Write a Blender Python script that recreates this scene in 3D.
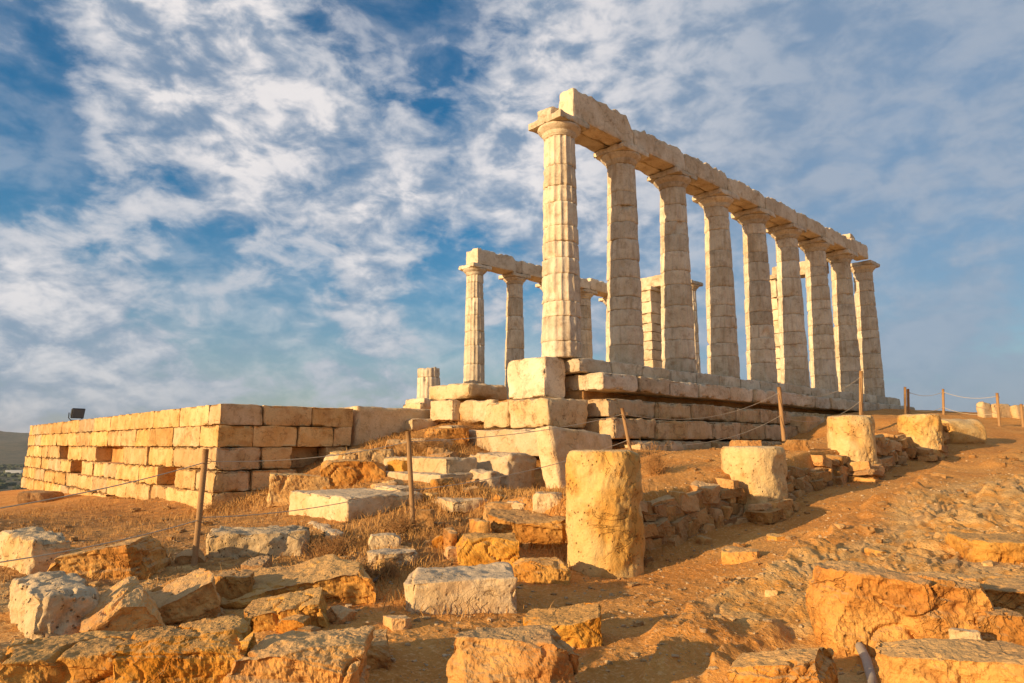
import bpy, math, random
import numpy as np
from mathutils import Vector

# ------------------------------------------------------------------ camera, sky, sun, exposure
for o in list(bpy.data.objects): bpy.data.objects.remove(o)
S = bpy.context.scene
COL = S.collection
FPX, PITCH, W, H = 682.67, math.radians(8.57), 1024, 683
cd = bpy.data.cameras.new('camera'); cam = bpy.data.objects.new('camera', cd); COL.objects.link(cam)
cd.sensor_width = 36; cd.lens = 24.0; cd.clip_start = .1; cd.clip_end = 60000
cam.location = (0, 0, 0); cam.rotation_euler = (math.pi/2 + PITCH, 0, 0); S.camera = cam

SUN_AZ, SUN_EL = 55.5, 12.5            # direction the light travels to (azimuth from +Y to +X), elevation
w = bpy.data.worlds.new('World'); S.world = w; w.use_nodes = True
nt = w.node_tree; nt.nodes.clear()
def N(t, typ, **k):
    n = t.nodes.new(typ)
    for a, b in k.items():
        if a in n.inputs: n.inputs[a].default_value = b
        else: setattr(n, a, b)
    return n
def math_n(t, op, a, b=None, c=None, clamp=False):
    n = t.nodes.new('ShaderNodeMath'); n.operation = op; n.use_clamp = clamp
    for i, x in enumerate((a, b, c)):
        if x is None: continue
        if isinstance(x, (int, float)): n.inputs[i].default_value = x
        else: t.links.new(x, n.inputs[i])
    return n.outputs[0]
def mixc(t, f, a, b, blend='MIX'):
    n = t.nodes.new('ShaderNodeMix'); n.data_type = 'RGBA'; n.blend_type = blend
    for i, x in ((0, f), (6, a), (7, b)):
        if isinstance(x, (int, float)): n.inputs[i].default_value = x
        elif isinstance(x, tuple): n.inputs[i].default_value = (*x, 1) if len(x) == 3 else x
        else: t.links.new(x, n.inputs[i])
    return n.outputs[2]
def smooth_n(t, x, lo, hi, a=0.0, b=1.0):
    n = t.nodes.new('ShaderNodeMapRange'); n.interpolation_type = 'SMOOTHSTEP'
    t.links.new(x, n.inputs[0])
    for i, v in zip((1, 2, 3, 4), (lo, hi, a, b)): n.inputs[i].default_value = v
    return n.outputs[0]
def noise_n(t, vec, scale, detail=6, rough=.55, dist=0.0, lac=2.0):
    n = t.nodes.new('ShaderNodeTexNoise'); n.inputs['Scale'].default_value = scale
    n.inputs['Detail'].default_value = detail; n.inputs['Roughness'].default_value = rough
    n.inputs['Distortion'].default_value = dist; n.inputs['Lacunarity'].default_value = lac
    t.links.new(vec, n.inputs['Vector']); return n.outputs['Fac']

sky = N(nt, 'ShaderNodeTexSky', sky_type='NISHITA', sun_disc=False, sun_elevation=math.radians(SUN_EL),
        sun_rotation=math.radians(SUN_AZ + 180), altitude=60, air_density=1.0, dust_density=1.0, ozone_density=1.5)
bg_s = N(nt, 'ShaderNodeBackground', Strength=0.10)
nt.links.new(sky.outputs[0], bg_s.inputs[0])
tc = N(nt, 'ShaderNodeTexCoord'); sep = N(nt, 'ShaderNodeSeparateXYZ'); nt.links.new(tc.outputs['Generated'], sep.inputs[0])
hs_ = N(nt, 'ShaderNodeHueSaturation', Saturation=1.85, Value=.92); nt.links.new(sky.outputs[0], hs_.inputs['Color']); nt.links.new(hs_.outputs[0], bg_s.inputs[0])
def sky_dir(px, py):
    v = Vector(((px-512)/FPX, math.cos(PITCH)-(341.5-py)/FPX*math.sin(PITCH), math.sin(PITCH)+(341.5-py)/FPX*math.cos(PITCH))); return tuple(v.normalized())
mp = N(nt, 'ShaderNodeMapping'); mp.inputs['Scale'].default_value = (1, 1, 1.75); mp.inputs['Rotation'].default_value = (0, math.radians(14), 0); nt.links.new(tc.outputs['Generated'], mp.inputs[0]); V0 = mp.outputs[0]
def vadd(t, v, xyz):
    n = t.nodes.new('ShaderNodeVectorMath'); n.operation = 'ADD'; t.links.new(v, n.inputs[0]); n.inputs[1].default_value = xyz; return n.outputs[0]
big = noise_n(nt, vadd(nt, V0, (3.1, 7.7, 0)), 3.2, 4, .5, .5)
puff = noise_n(nt, vadd(nt, V0, (11.3, 2.2, 0)), 15.0, 6, .56, .3)
fine = noise_n(nt, vadd(nt, V0, (1.3, 9.2, 4)), 34.0, 5, .55, .3)
puff_m = math_n(nt, 'ADD', .5, math_n(nt, 'MULTIPLY', math_n(nt, 'SUBTRACT', puff, .5), smooth_n(nt, sep.outputs[0], -.05, .35, 1.15, .35)))
def lump(px, py, width_deg, amp):
    n = nt.nodes.new('ShaderNodeVectorMath'); n.operation = 'DOT_PRODUCT'; nt.links.new(tc.outputs['Generated'], n.inputs[0]); n.inputs[1].default_value = sky_dir(px, py)
    return smooth_n(nt, n.outputs['Value'], math.cos(math.radians(width_deg)), 1.0, 0, amp)
field = math_n(nt, 'ADD', math_n(nt, 'MULTIPLY', big, .9), math_n(nt, 'MULTIPLY', puff_m, .75))
field = math_n(nt, 'ADD', field, math_n(nt, 'MULTIPLY', fine, .28))
for q in ((5, 60, 9, -.42), (45, 130, 5, -.12), (400, 0, 11, -.42), (520, 25, 6, -.16), (170, 150, 4, -.16), (140, 265, 7, -.2), (330, 250, 5, -.1), (30, 175, 6, -.2), (440, 265, 6, -.16), (260, 300, 9, -.18), (480, 340, 9, -.2), (1000, 330, 9, -.1),
          (210, 60, 15, .16), (120, 60, 8, .15), (330, 190, 12, .16), (520, 150, 16, .2), (780, 80, 26, .42), (700, 30, 14, .2), (80, 290, 10, .12), (900, 180, 18, .2), (470, 300, 4, .14), (380, 300, 6, .1)):
    field = math_n(nt, 'ADD', field, lump(*q))
mask = smooth_n(nt, field, .60, 1.04)
low = smooth_n(nt, sep.outputs[2], -.02, .42, .90, .12)
mask2 = math_n(nt, 'MAXIMUM', mask, math_n(nt, 'MULTIPLY', low, math_n(nt, 'ADD', .75, math_n(nt, 'MULTIPLY', big, .5))))
lit = smooth_n(nt, math_n(nt, 'ADD', puff, math_n(nt, 'MULTIPLY', fine, .4)), .50, .86)
rightside = smooth_n(nt, sep.outputs[0], -.05, .42, 1.0, .16)
lit = math_n(nt, 'MULTIPLY', math_n(nt, 'MULTIPLY', lit, rightside), smooth_n(nt, sep.outputs[2], .0, .3, .45, 1.0))
lit = math_n(nt, 'MULTIPLY', lit, smooth_n(nt, field, .95, 1.35, .6, 1.1))
ccol = mixc(nt, lit, (.225, .30, .405), (.76, .72, .71))
bg_c = N(nt, 'ShaderNodeBackground', Strength=.80); nt.links.new(ccol, bg_c.inputs[0])
mixs = N(nt, 'ShaderNodeMixShader'); wo = N(nt, 'ShaderNodeOutputWorld')
mask2 = math_n(nt, 'ADD', math_n(nt, 'MULTIPLY', mask2, .74), math_n(nt, 'MULTIPLY', smooth_n(nt, math_n(nt, 'ADD', big, puff), .75, 1.15), .2))
nt.links.new(mask2, mixs.inputs[0]); nt.links.new(bg_s.outputs[0], mixs.inputs[1]); nt.links.new(bg_c.outputs[0], mixs.inputs[2])
nt.links.new(mixs.outputs[0], wo.inputs[0])

sl = bpy.data.lights.new('sun', 'SUN'); sl.energy = 5.0; sl.angle = math.radians(.6); sl.color = (1.0, .70, .38)
so = bpy.data.objects.new('sun', sl); COL.objects.link(so)
a, e = math.radians(SUN_AZ), math.radians(SUN_EL)
so.rotation_euler = Vector((math.sin(a)*math.cos(e), math.cos(a)*math.cos(e), -math.sin(e))).to_track_quat('-Z', 'Y').to_euler()
so.location = (-20, -20, 30)
S.view_settings.view_transform = 'Standard'; S.view_settings.look = 'None'
S.view_settings.exposure = 0.54; S.view_settings.gamma = 1.0; S.view_settings.use_curve_mapping = False
S.render.engine = 'CYCLES'

# ------------------------------------------------------------------ numpy noise
def _h(ix, iy, iz, seed):
    h = (ix.astype(np.int64)*374761393 + iy.astype(np.int64)*668265263 + iz.astype(np.int64)*2147483647 + seed*1274126177) & 0xffffffff
    h = ((h ^ (h >> 13))*1274126177) & 0xffffffff
    h = ((h ^ (h >> 16))*2246822519) & 0xffffffff
    return h ^ (h >> 15)
def perlin(P, seed=0):
    P = np.asarray(P, float); i = np.floor(P).astype(np.int64); f = P - i
    u = f*f*f*(f*(f*6-15)+10); r = 0
    for dx in (0, 1):
        wx = u[:, 0] if dx else 1-u[:, 0]
        for dy in (0, 1):
            wy = u[:, 1] if dy else 1-u[:, 1]
            for dz in (0, 1):
                wz = u[:, 2] if dz else 1-u[:, 2]
                h = _h(i[:, 0]+dx, i[:, 1]+dy, i[:, 2]+dz, seed)
                gx = (h & 1023)/511.5-1; gy = ((h >> 10) & 1023)/511.5-1; gz = ((h >> 20) & 1023)/511.5-1
                r = r + wx*wy*wz*(gx*(f[:, 0]-dx)+gy*(f[:, 1]-dy)+gz*(f[:, 2]-dz))
    return r*1.3
def fbm(P, octv=4, seed=0, gain=.5, ridged=False):
    P = np.asarray(P, float); r = np.zeros(len(P)); a = 1.0
    for k in range(octv):
        n = perlin(P*(2.03**k)+k*17.3, seed+k)
        r += a*((1-2*np.abs(n)) if ridged else n); a *= gain
    return r
def sst(x, a, b):
    t = np.clip((x-a)/(b-a), 0, 1); return t*t*(3-2*t)

# ------------------------------------------------------------------ photograph geometry -> places on the ground
def ray(px, py):
    u = (px-512)/FPX; v = (341.5-py)/FPX
    return np.array([u, math.cos(PITCH)-v*math.sin(PITCH), math.sin(PITCH)+v*math.cos(PITCH)])
def at(px, py, Y):
    d = ray(px, py); return d*(Y/d[1])
ROW = np.array([math.sin(math.radians(47)), math.cos(math.radians(47))]); OUT = np.array([ROW[1], -ROW[0]])
T0 = np.array([1.213, 16.49]); TZ = 2.05; SP = 2.522
def tp(s, o, z=0):                       # temple coordinates: along the row, outward from it, above the stylobate
    p = T0 + ROW*s + OUT*o; return np.array([p[0], p[1], TZ+z])
TROT = math.atan2(ROW[1], ROW[0])
D1 = np.array([1.15, 8.75]); DL = np.array([.743, .669]); DIN = np.array([-.669, .743])    # line of the short drums
WC = np.array([-6.6, 15.5]); E1 = ROW; E2 = np.array([-ROW[1], ROW[0]])                        # corner of the terrace wall

CP = [(560,683,4.55),(560,620,6.2),(640,577,8.5),(700,541,9.9),(775,515,11.2),(870,482,13.7),(935,458,16.3),(985,440,19.5),(1024,427,24),(1110,415,27),
 (800,683,4.4),(1000,690,3.9),(1024,600,5.2),(1024,520,8.5),(900,560,6.8),(900,500,10.5),(1024,470,14),(700,600,6.6),(780,560,7.8),(1200,560,6),(1300,480,10),(1250,430,18),
 (400,612,6.4),(250,683,4.4),(250,620,6.0),(100,640,5.4),(100,683,4.4),(0,640,5.3),(60,575,7.7),(200,560,8.5),(300,557,8.8),(0,520,12.8),(210,513,15.3),(120,501,20),(30,489,34),(0,500,26),
 (-150,520,14),(-300,600,7),(300,520,11),(414,530,9.7),(350,502,12.4),(300,480,16.0),(347,452,17.2),(400,448,16.8),(425,452,15.5),(470,484,12.5),(500,490,13.0),(480,468,14.8),(545,478,14.5),(445,474,13.6),(590,470,14.2),(520,500,11.5),(560,492,12),(450,500,11.3),
 (520,545,9.3),(480,560,8.5),(650,490,9.9),(700,470,11.6),(800,447,14.8),(850,432,17.5),(900,418,20.5),(620,456,14.9),(800,441,21),(700,451,17.5),(900,410,27),(960,412,28)]
C3 = [at(*c) for c in CP]
C3 += [np.array(p) for p in [(0,0,-1.6),(-3,0,-1.6),(3,0,-1.5),(0,-6,-1.7),(-8,-5,-1.9),(8,-5,-1.2),(2,22,1.2),(5,27,1.2),(-2,27,1.1),(9,33,1.3),(-1,19.5,.75),(12,33,1.3),(-14,45,-2.0),(0,45,1.2),(16,40,1.5),(24,36,1.5),(-20,20,-2.4)]]
C3 = np.array(C3)
def step_part(x, y):
    px = x-D1[0]; py = y-D1[1]; t = px*DL[0]+py*DL[1]; q = px*DIN[0]+py*DIN[1]
    return .62*sst(q, .05, .3)*(1-sst(q, .9, 4.5))*sst(t, -.15, .5)*(1-sst(t, 11, 15))
def tps(r2): return .5*r2*np.log(r2+1e-9)
_n = len(C3); A_ = np.zeros((_n+3, _n+3)); dx = C3[:, None, :2]-C3[None, :, :2]
A_[:_n, :_n] = tps((dx**2).sum(2)) + np.eye(_n)*.15; A_[:_n, _n] = 1; A_[:_n, _n+1:] = C3[:, :2]; A_[_n, :_n] = 1; A_[_n+1:, :_n] = C3[:, :2].T
WT = np.linalg.solve(A_, np.concatenate([C3[:, 2]-step_part(C3[:, 0], C3[:, 1]), np.zeros(3)]))
def base_h(x, y):
    x = np.asarray(x, float).ravel(); y = np.asarray(y, float).ravel(); z = np.zeros(len(x))
    for c in range(0, len(x), 40000):
        X = x[c:c+40000]; Y = y[c:c+40000]
        r2 = (X[:, None]-C3[None, :, 0])**2+(Y[:, None]-C3[None, :, 1])**2
        z[c:c+40000] = tps(r2)@WT[:_n]+WT[_n]+WT[_n+1]*X+WT[_n+2]*Y
    z = np.clip(z, -3.2, 2.0)
    z += step_part(x, y)
    # fill behind the terrace wall
    a = (x-WC[0])*E1[0]+(y-WC[1])*E1[1]; b = (x-WC[0])*E2[0]+(y-WC[1])*E2[1]
    m = sst(a, .35, .7)*sst(b, .35, .7)*(1-sst(a, 6.0, 8.0))*(1-sst(b, 26, 27))
    z = z*(1-m)+m*.72
    # temple floor
    s = (x-T0[0])*ROW[0]+(y-T0[1])*ROW[1]; o = (x-T0[0])*OUT[0]+(y-T0[1])*OUT[1]
    m = sst(s, 1.2, 3.4)*(1-sst(s, 21, 23))*sst(-o, .1, .5)*(1-sst(-o, 12.2, 13))
    z = z*(1-m)+m*1.2
    m = sst(s, -.5, .5)*(1-sst(s, 21, 23))*(1-sst(o, 1.0, 1.45))*sst(-o, -1.4, -.1)*(1-sst(-o, .1, .2)); z = np.where(m > 0, np.minimum(z, z*(1-m)+m*.9), z)
    # the headland falls away to the plain, hills beyond
    r = np.hypot(x, y); az = np.degrees(np.arctan2(x, y))
    edge = 40+6*np.sin(az*.11)
    f = sst(r, edge, edge+190)
    P = np.stack([x/900, y/900, 0*x], 1)
    hill = sst(r, 2600, 5200)*(1-sst(r, 9000, 14000))*(95+95*fbm(P, 5, 40))*sst(-az, -5, 20)
    plain = -62+3*fbm(np.stack([x/150, y/150, 0*x], 1), 3, 44)
    return z*(1-f)+f*(plain+np.maximum(hill, 0))
RIBS = [([(640,655),(700,612),(775,578),(850,540)], .15, .16), ([(700,690),(770,640),(830,600)], .13, .13), ([(745,600),(800,560),(845,530)], .09, .10), ([(620,700),(680,655),(730,630)], .10, .10),
        ([(800,545),(860,512),(930,490)], .13, .16), ([(890,505),(925,480),(945,462)], .10, .16), ([(930,530),(975,505),(1024,480)], .13, .2), ([(690,560),(750,535),(800,515)], .06, .10), ([(860,470),(900,455),(950,447)], .08, .14),
        ([(980,470),(1020,450)], .10, .2), ([(840,590),(900,560),(960,530)], .10, .14), ([(20,600),(90,575),(150,545)], .06, .14), ([(240,590),(330,565),(400,545)], .07, .14), ([(440,560),(510,535),(570,525)], .08, .14), ([(430,520),(500,508),(560,500)], .08, .16)]
def base_pt(px, py):
    d = ray(px, py); t = np.geomspace(3, 45, 260)/d[1]; g = base_h(d[0]*t, d[1]*t); k = int(np.argmax(d[2]*t < g)) or 259; return (d*t[k])[:2]
RIBW = None
def ribs(x, y, P):
    global RIBW
    if RIBW is None: RIBW = [([base_pt(*q) for q in pl], a_, w_) for pl, a_, w_ in RIBS]
    z = np.zeros(len(x)); xx = x+.10*perlin(P*1.9, 201)+.035*perlin(P*6, 202); yy = y+.10*perlin(P*1.9, 203)+.035*perlin(P*6, 204)
    cr = fbm(P*1.3+5, 3, 205, .6)
    for pl, a_, w_ in RIBW:
        lo = np.min(pl, 0)-1.2; hi = np.max(pl, 0)+1.2; m = (x > lo[0])*(x < hi[0])*(y > lo[1])*(y < hi[1])
        if not m.any(): continue
        X, Y = xx[m], yy[m]; best = np.full(len(X), 9.0); sg = np.zeros(len(X)); al = np.zeros(len(X)); tot = len(pl)-1
        for i in range(tot):
            p, q = np.array(pl[i]), np.array(pl[i+1]); d = q-p; L = np.linalg.norm(d); d = d/L; t = np.clip((X-p[0])*d[0]+(Y-p[1])*d[1], 0, L)
            ex, ey = X-p[0]-d[0]*t, Y-p[1]-d[1]*t; r = np.hypot(ex, ey); k = r < best; best[k] = r[k]; sg[k] = np.sign(d[0]*ey-d[1]*ex)[k]; al[k] = (i+t/L)[k]/tot
        ends = sst(al, 0, .12)*(1-sst(al, .88, 1)); ww = np.where(sg > 0, w_*.38, w_*2.6)          # steep on the left, long back slope
        z[m] += a_*ends*np.exp(-(best/ww)**1.5)*(.75+.8*cr[m])
    return z
def rocky_mask(x, y):
    px = x-D1[0]; py = y-D1[1]; t = px*DL[0]+py*DL[1]; q = px*DIN[0]+py*DIN[1]
    w_ = perlin(np.stack([x*.35, y*.35, 0*x], 1), 90)*1.0
    right = sst(-q+w_, 1.5, 2.7)*sst(x+w_, 1.2, 2.4)*(1-sst(np.hypot(x, y), 30, 45))
    left = .75*sst(-x+w_, .9, 2.0)*(1-sst(np.hypot(x, y), 9, 13))
    inner = .35*sst(q, .3, 1)*(1-sst(np.hypot(x, y), 20, 30))
    return np.clip(np.maximum(np.maximum(right, left), inner), 0, 1)
def detail(x, y):
    """bedrock ledges, lumps and gravel relief"""
    r = np.hypot(x, y); near = 1-sst(r, 30, 60)
    P = np.stack([x, y, 0*x], 1)
    rm = rocky_mask(x, y)
    ca, sa = math.cos(math.radians(56)), math.sin(math.radians(56))
    u = x*ca+y*sa; v = -x*sa+y*ca
    wv = v+.35*perlin(P*.7, 5)+.12*perlin(P*2.1, 6)
    st = fbm(np.stack([u*.26, wv*1.0, 0*x], 1), 4, 11, .5)+.10*perlin(P*2.7, 14)+.05*perlin(P*6.5, 15)             # long ribs
    k = 6.0; tt = st*k; fl = np.floor(tt); fr = tt-fl
    terr = (fl+sst(fr, .40, .68))/k
    crack = np.clip(1-np.abs(fbm(np.stack([u*.5, wv*2.2, 0*x+3], 1), 3, 21, .5))*14, 0, 1)
    gate = sst(perlin(P*.6+31, 33), -.1, .25)
    z = rm*(.42*(terr-.80*st)*sst(r, 5.5, 9.5)-.05*crack*gate*(1-sst(r, 14, 24)))*(.35+.65*sst(-(x-D1[0])*DIN[0]-(y-D1[1])*DIN[1], 1.5, 3.0))
    rg = -np.abs(fbm(np.stack([u*1.1, wv*3.0, 0*x], 1), 4, 31, .5)); z += rm*.05*rg; z -= (rm*.006+.003)*np.abs(fbm(P*11, 3, 36, .6))*(1-sst(r, 10, 20))
    z += near*(.05*perlin(P*.55, 1)+.022*perlin(P*1.7, 2)+.014*fbm(P*5, 3, 3, .6)+.004*fbm(P*22, 2, 4, .7)*(1-sst(r, 8, 14)))
    peb = np.clip(perlin(P*13+7, 55)-.28, 0, 1)*(1-sst(r, 9, 16)); z += .05*peb*(1-.4*rm)
    z += ribs(x, y, P)
    return z*near
def hfull(x, y):
    x = np.asarray(x, float).ravel(); y = np.asarray(y, float).ravel(); return base_h(x, y)+detail(x, y)
def ground_pt(px, py):
    d = ray(px, py); t = np.geomspace(2.5, 60, 500)/d[1]; z = d[2]*t; g = hfull(d[0]*t, d[1]*t)
    k = np.argmax(z < g)
    if not (z < g).any(): k = len(t)-1
    if k > 0:
        a0, a1 = z[k-1]-g[k-1], z[k]-g[k]; f = a0/(a0-a1+1e-9); tt = t[k-1]+(t[k]-t[k-1])*f
    else: tt = t[0]
    return d*tt

# ------------------------------------------------------------------ object helpers
def mesh_from(name, V, F, mat, smooth=True):
    me = bpy.data.meshes.new(name); V = np.asarray(V, np.float32)
    me.vertices.add(len(V)); me.vertices.foreach_set('co', V.ravel())
    F = np.asarray(F, np.int32); k = F.shape[1]
    me.loops.add(F.size); me.loops.foreach_set('vertex_index', F.ravel())
    me.polygons.add(len(F)); me.polygons.foreach_set('loop_start', np.arange(0, F.size, k, dtype=np.int32))
    me.update(calc_edges=True); me.validate()
    me.polygons.foreach_set('use_smooth', np.full(len(me.polygons), smooth))
    if mat: me.materials.append(mat)
    return me
def obj(name, V, F, mat, parent=None, loc=(0, 0, 0), rz=0, smooth=True, label=None):
    o = bpy.data.objects.new(name, mesh_from(name, V, F, mat, smooth)); COL.objects.link(o)
    o.location = tuple(float(c) for c in loc); o.rotation_euler = (0, 0, rz)
    if parent: o.parent = parent
    if label: o['label'] = label
    return o
def tag(o, label=None, cat=None, group=None, kind=None):
    for k, v in (('label', label), ('category', cat), ('group', group), ('kind', kind)):
        if v: o[k] = v
    return o
def thing(name, loc, label, cat, group=None, rz=0):
    o = bpy.data.objects.new(name, None); COL.objects.link(o); o.empty_display_size = .2
    o.location = tuple(float(c) for c in loc); o.rotation_euler = (0, 0, rz); return tag(o, label, cat, group)
_bg = {}
def vnormals(p, F):
    n = np.cross(p[F[:, 2]]-p[F[:, 0]], p[F[:, 3]]-p[F[:, 1]]); o = np.zeros_like(p)
    for k in range(4): np.add.at(o, F[:, k], n)
    return o/np.maximum(np.linalg.norm(o, axis=1, keepdims=True), 1e-9)
def boxgrid(nx, ny, nz):
    key = (nx, ny, nz)
    if key in _bg: return _bg[key]
    Vs, Fs, off = [], [], 0
    for ax, (a, b, na, nb) in enumerate(((1, 2, ny, nz), (2, 0, nz, nx), (0, 1, nx, ny))):
        for sgn in (-1, 1):
            A, B = np.meshgrid(np.linspace(-1, 1, na+1), np.linspace(-1, 1, nb+1), indexing='ij')
            V = np.zeros((A.size, 3)); V[:, a] = A.ravel(); V[:, b] = B.ravel(); V[:, ax] = sgn
            i = np.arange(A.size).reshape(A.shape)
            q = np.stack([i[:-1, :-1], i[1:, :-1], i[1:, 1:], i[:-1, 1:]], -1).reshape(-1, 4)
            if sgn < 0: q = q[:, ::-1]
            Vs.append(V); Fs.append(q+off); off += A.size
    V = np.concatenate(Vs); F = np.concatenate(Fs)
    _, idx, inv = np.unique(np.round(V*1e5).astype(np.int64), axis=0, return_index=True, return_inverse=True)
    r = (V[idx], inv.ravel()[F]); _bg[key] = r; return r
def rbox(l, w_, h, d=.05, r=.03, rough=.01, fr=3.0, seed=0, chip=.0, cuts=0, cutd=.85, strata=0.0, low=0.0, octv=4, warp=None, maxn=70, pits=0.0):
    """eroded block: l along x, w along y, h up, origin at the bottom centre"""
    n = [int(min(maxn, max(3, round(k/d)))) for k in (l, w_, h)]
    U, F = boxgrid(*n); half = np.array([l, w_, h])/2; rr = min(r, half.min()*.98); U = U.copy()
    for ax in range(3):                       # keep the outer ring of cells as narrow as the edge rounding
        c0 = 1-2/n[ax]; e_ = min(2/n[ax], rr*1.2/half[ax]); inner = np.abs(U[:, ax]) < c0+1e-6; U[inner, ax] *= (1-e_)/c0
    p = U*half; q = np.clip(p, -(half-rr), half-rr); dv = p-q
    nn = np.linalg.norm(dv, axis=1, keepdims=True); nrm = dv/np.maximum(nn, 1e-9); p = q+nrm*rr
    edge = np.clip(((np.abs(U)*half > half-max(rr*1.5, .06)).sum(1)-1)/2, 0, 1)
    rg = np.random.RandomState(seed*7+13)
    if low: p = p+nrm*(low*perlin(p*fr*.35+seed*3.7, seed))[:, None] + low*.5*np.stack([perlin(p*fr*.3+k*9+seed, seed+k) for k in range(3)], 1)
    for k in range(cuts):
        c = rg.normal(size=3); c[2] = abs(c[2])*1.0; c /= np.linalg.norm(c)
        sup = (np.abs(c)*half).sum(); off = sup*rg.uniform(cutd-.12, cutd+.08)
        dd = p@c-off; p = p-np.outer(np.maximum(dd, 0), c)
    if chip:
        cn = np.clip(perlin(p*2.6+seed*1.9, seed+9)+.15, 0, 1)+.7*np.clip(perlin(p*7+seed, seed+8), 0, 1)
        p = p-nrm*(chip*cn*(edge*1.0+.12))[:, None]
    if strata:
        p[:, :2] *= (1+strata*perlin(np.stack([p[:, 2]*9/h*1.0, p[:, 0]*.4, p[:, 1]*.4+seed], 1), seed+3))[:, None]
    if rough: p = p+nrm*(rough*fbm(p*fr+seed*5.1, octv, seed+1, .58))[:, None]
    if pits:
        pn = perlin(p*11+seed*2.2, seed+61); p = p-nrm*(pits*sst(pn, .12, .45))[:, None]
    if warp is not None: p = warp(p, half)
    p[:, 2] += h/2
    return p, F
def crag(l, w_, h, d=.02, seed=0, cuts=16, cutd=.88, strata=0.0, amp=1.0, maxn=100, flat=.5, pits=.010, lean=.0):
    """broken rock: a bent box split by many planes, then bedding steps, cracks and pitting along its own normals"""
    n = [int(min(maxn, max(6, round(k/d)))) for k in (l, w_, h)]
    U, F = boxgrid(*n); half = np.array([l, w_, h])/2; rr = half.min()*.10
    p = U*half; q = np.clip(p, -(half-rr), half-rr); dv = p-q; p = q+dv/np.maximum(np.linalg.norm(dv, axis=1, keepdims=True), 1e-9)*rr
    rg = np.random.RandomState(seed*11+5); s0 = min(l, w_)
    p = p+.14*s0*np.stack([perlin(p*(1.1/s0)+k*9+seed*1.7, seed+k)*(1 if k < 2 else .7*flat) for k in range(3)], 1)
    for k in range(cuts):
        c = rg.normal(size=3); c[2] = c[2]*.7+.25; c /= np.linalg.norm(c)
        off = (np.abs(c)*half).sum()*min(.985, rg.uniform(cutd-.16, cutd+.08)); off = max(off, np.abs(c)@half*0+np.max(np.abs(c)*half)*(.86 if abs(c[2]) > .8 else .72))
        dd = p@c-off; p = p-np.outer(np.maximum(dd, 0), c)
    nr = vnormals(p, F); size = (l*w_*h)**(1/3)
    if strata:
        thk = max(.05, h/5); zt = (p[:, 2]+.12*p[:, 0]+.05*h*perlin(p*(1.5/size)+seed, seed+2))/thk; fl = np.floor(zt); fr = zt-fl
        a0 = (np.sin(fl*12.99+seed)*43758.5) % 1; a1 = (np.sin((fl+1)*12.99+seed)*43758.5) % 1
        o_ = (a0+(a1-a0)*sst(fr, .78, 1.0))-.55-.25*np.exp(-((fr-.9)/.07)**2)
        hz = nr*np.array([1, 1, 0]); p = p+hz*(o_*strata*1.1*size)[:, None]
    b1 = fbm(p*(2.2/size)+seed*3.1, 3, seed+20, .5); b2 = fbm(p*(6/size)+seed, 4, seed+30, .55)
    crk = np.exp(-(perlin(p*(2.0/size)+seed*7.7, seed+40)/.045)**2)*sst(perlin(p*(1.3/size)+seed, seed+41), -.1, .2)
    disp = size*amp*(.035*b1-.050*np.abs(b2)*(1-.45*np.abs(nr[:, 2]))-.06*crk)
    k2 = fbm(p*np.array([7, 7, 16])+seed, 4, seed+50, .6); disp += amp*(.008*k2-.006*np.abs(fbm(p*24+seed, 2, seed+52)))*(1-.72*np.abs(nr[:, 2]))
    pn = perlin(p*13+seed*2.2, seed+61); disp -= pits*(1-.6*np.abs(nr[:, 2]))*sst(pn, .15, .42)*sst(perlin(p*2.5+seed, seed+62), -.1, .2)
    p = p+nr*disp[:, None]; p[:, 2] += h/2
    return p, F
def lathe(prof, n=64, fl=0, fd=0.0):
    """profile [(r, z, flute depth factor)] revolved, optionally fluted"""
    th = np.arange(n)/n*2*np.pi; V = []
    for pr in prof:
        rr, z = pr[0], pr[1]; ff = pr[2] if len(pr) > 2 else 0
        sc = rr*(1-ff*fd*np.abs(np.sin(th*fl/2))**.8) if fl else rr+0*th
        V.append(np.stack([sc*np.cos(th), sc*np.sin(th), z+0*th], 1))
    V = np.concatenate(V); m = len(prof); i = np.arange(m*n).reshape(m, n); j = np.roll(i, -1, 1)
    F = np.stack([i[:-1], j[:-1], j[1:], i[1:]], -1).reshape(-1, 4)
    V = np.concatenate([V, [[0, 0, prof[0][1]]], [[0, 0, prof[-1][1]]]]); c0, c1 = m*n, m*n+1
    # caps as degenerate-free quads (two edge steps per quad)
    e = np.arange(0, n, 2)
    F = np.concatenate([F, np.stack([np.full(len(e), c0), i[0][(e+2) % n], i[0][(e+1) % n], i[0][e]], -1),
                        np.stack([np.full(len(e), c1), i[-1][e], i[-1][(e+1) % n], i[-1][(e+2) % n]], -1)])
    return V, F
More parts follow.
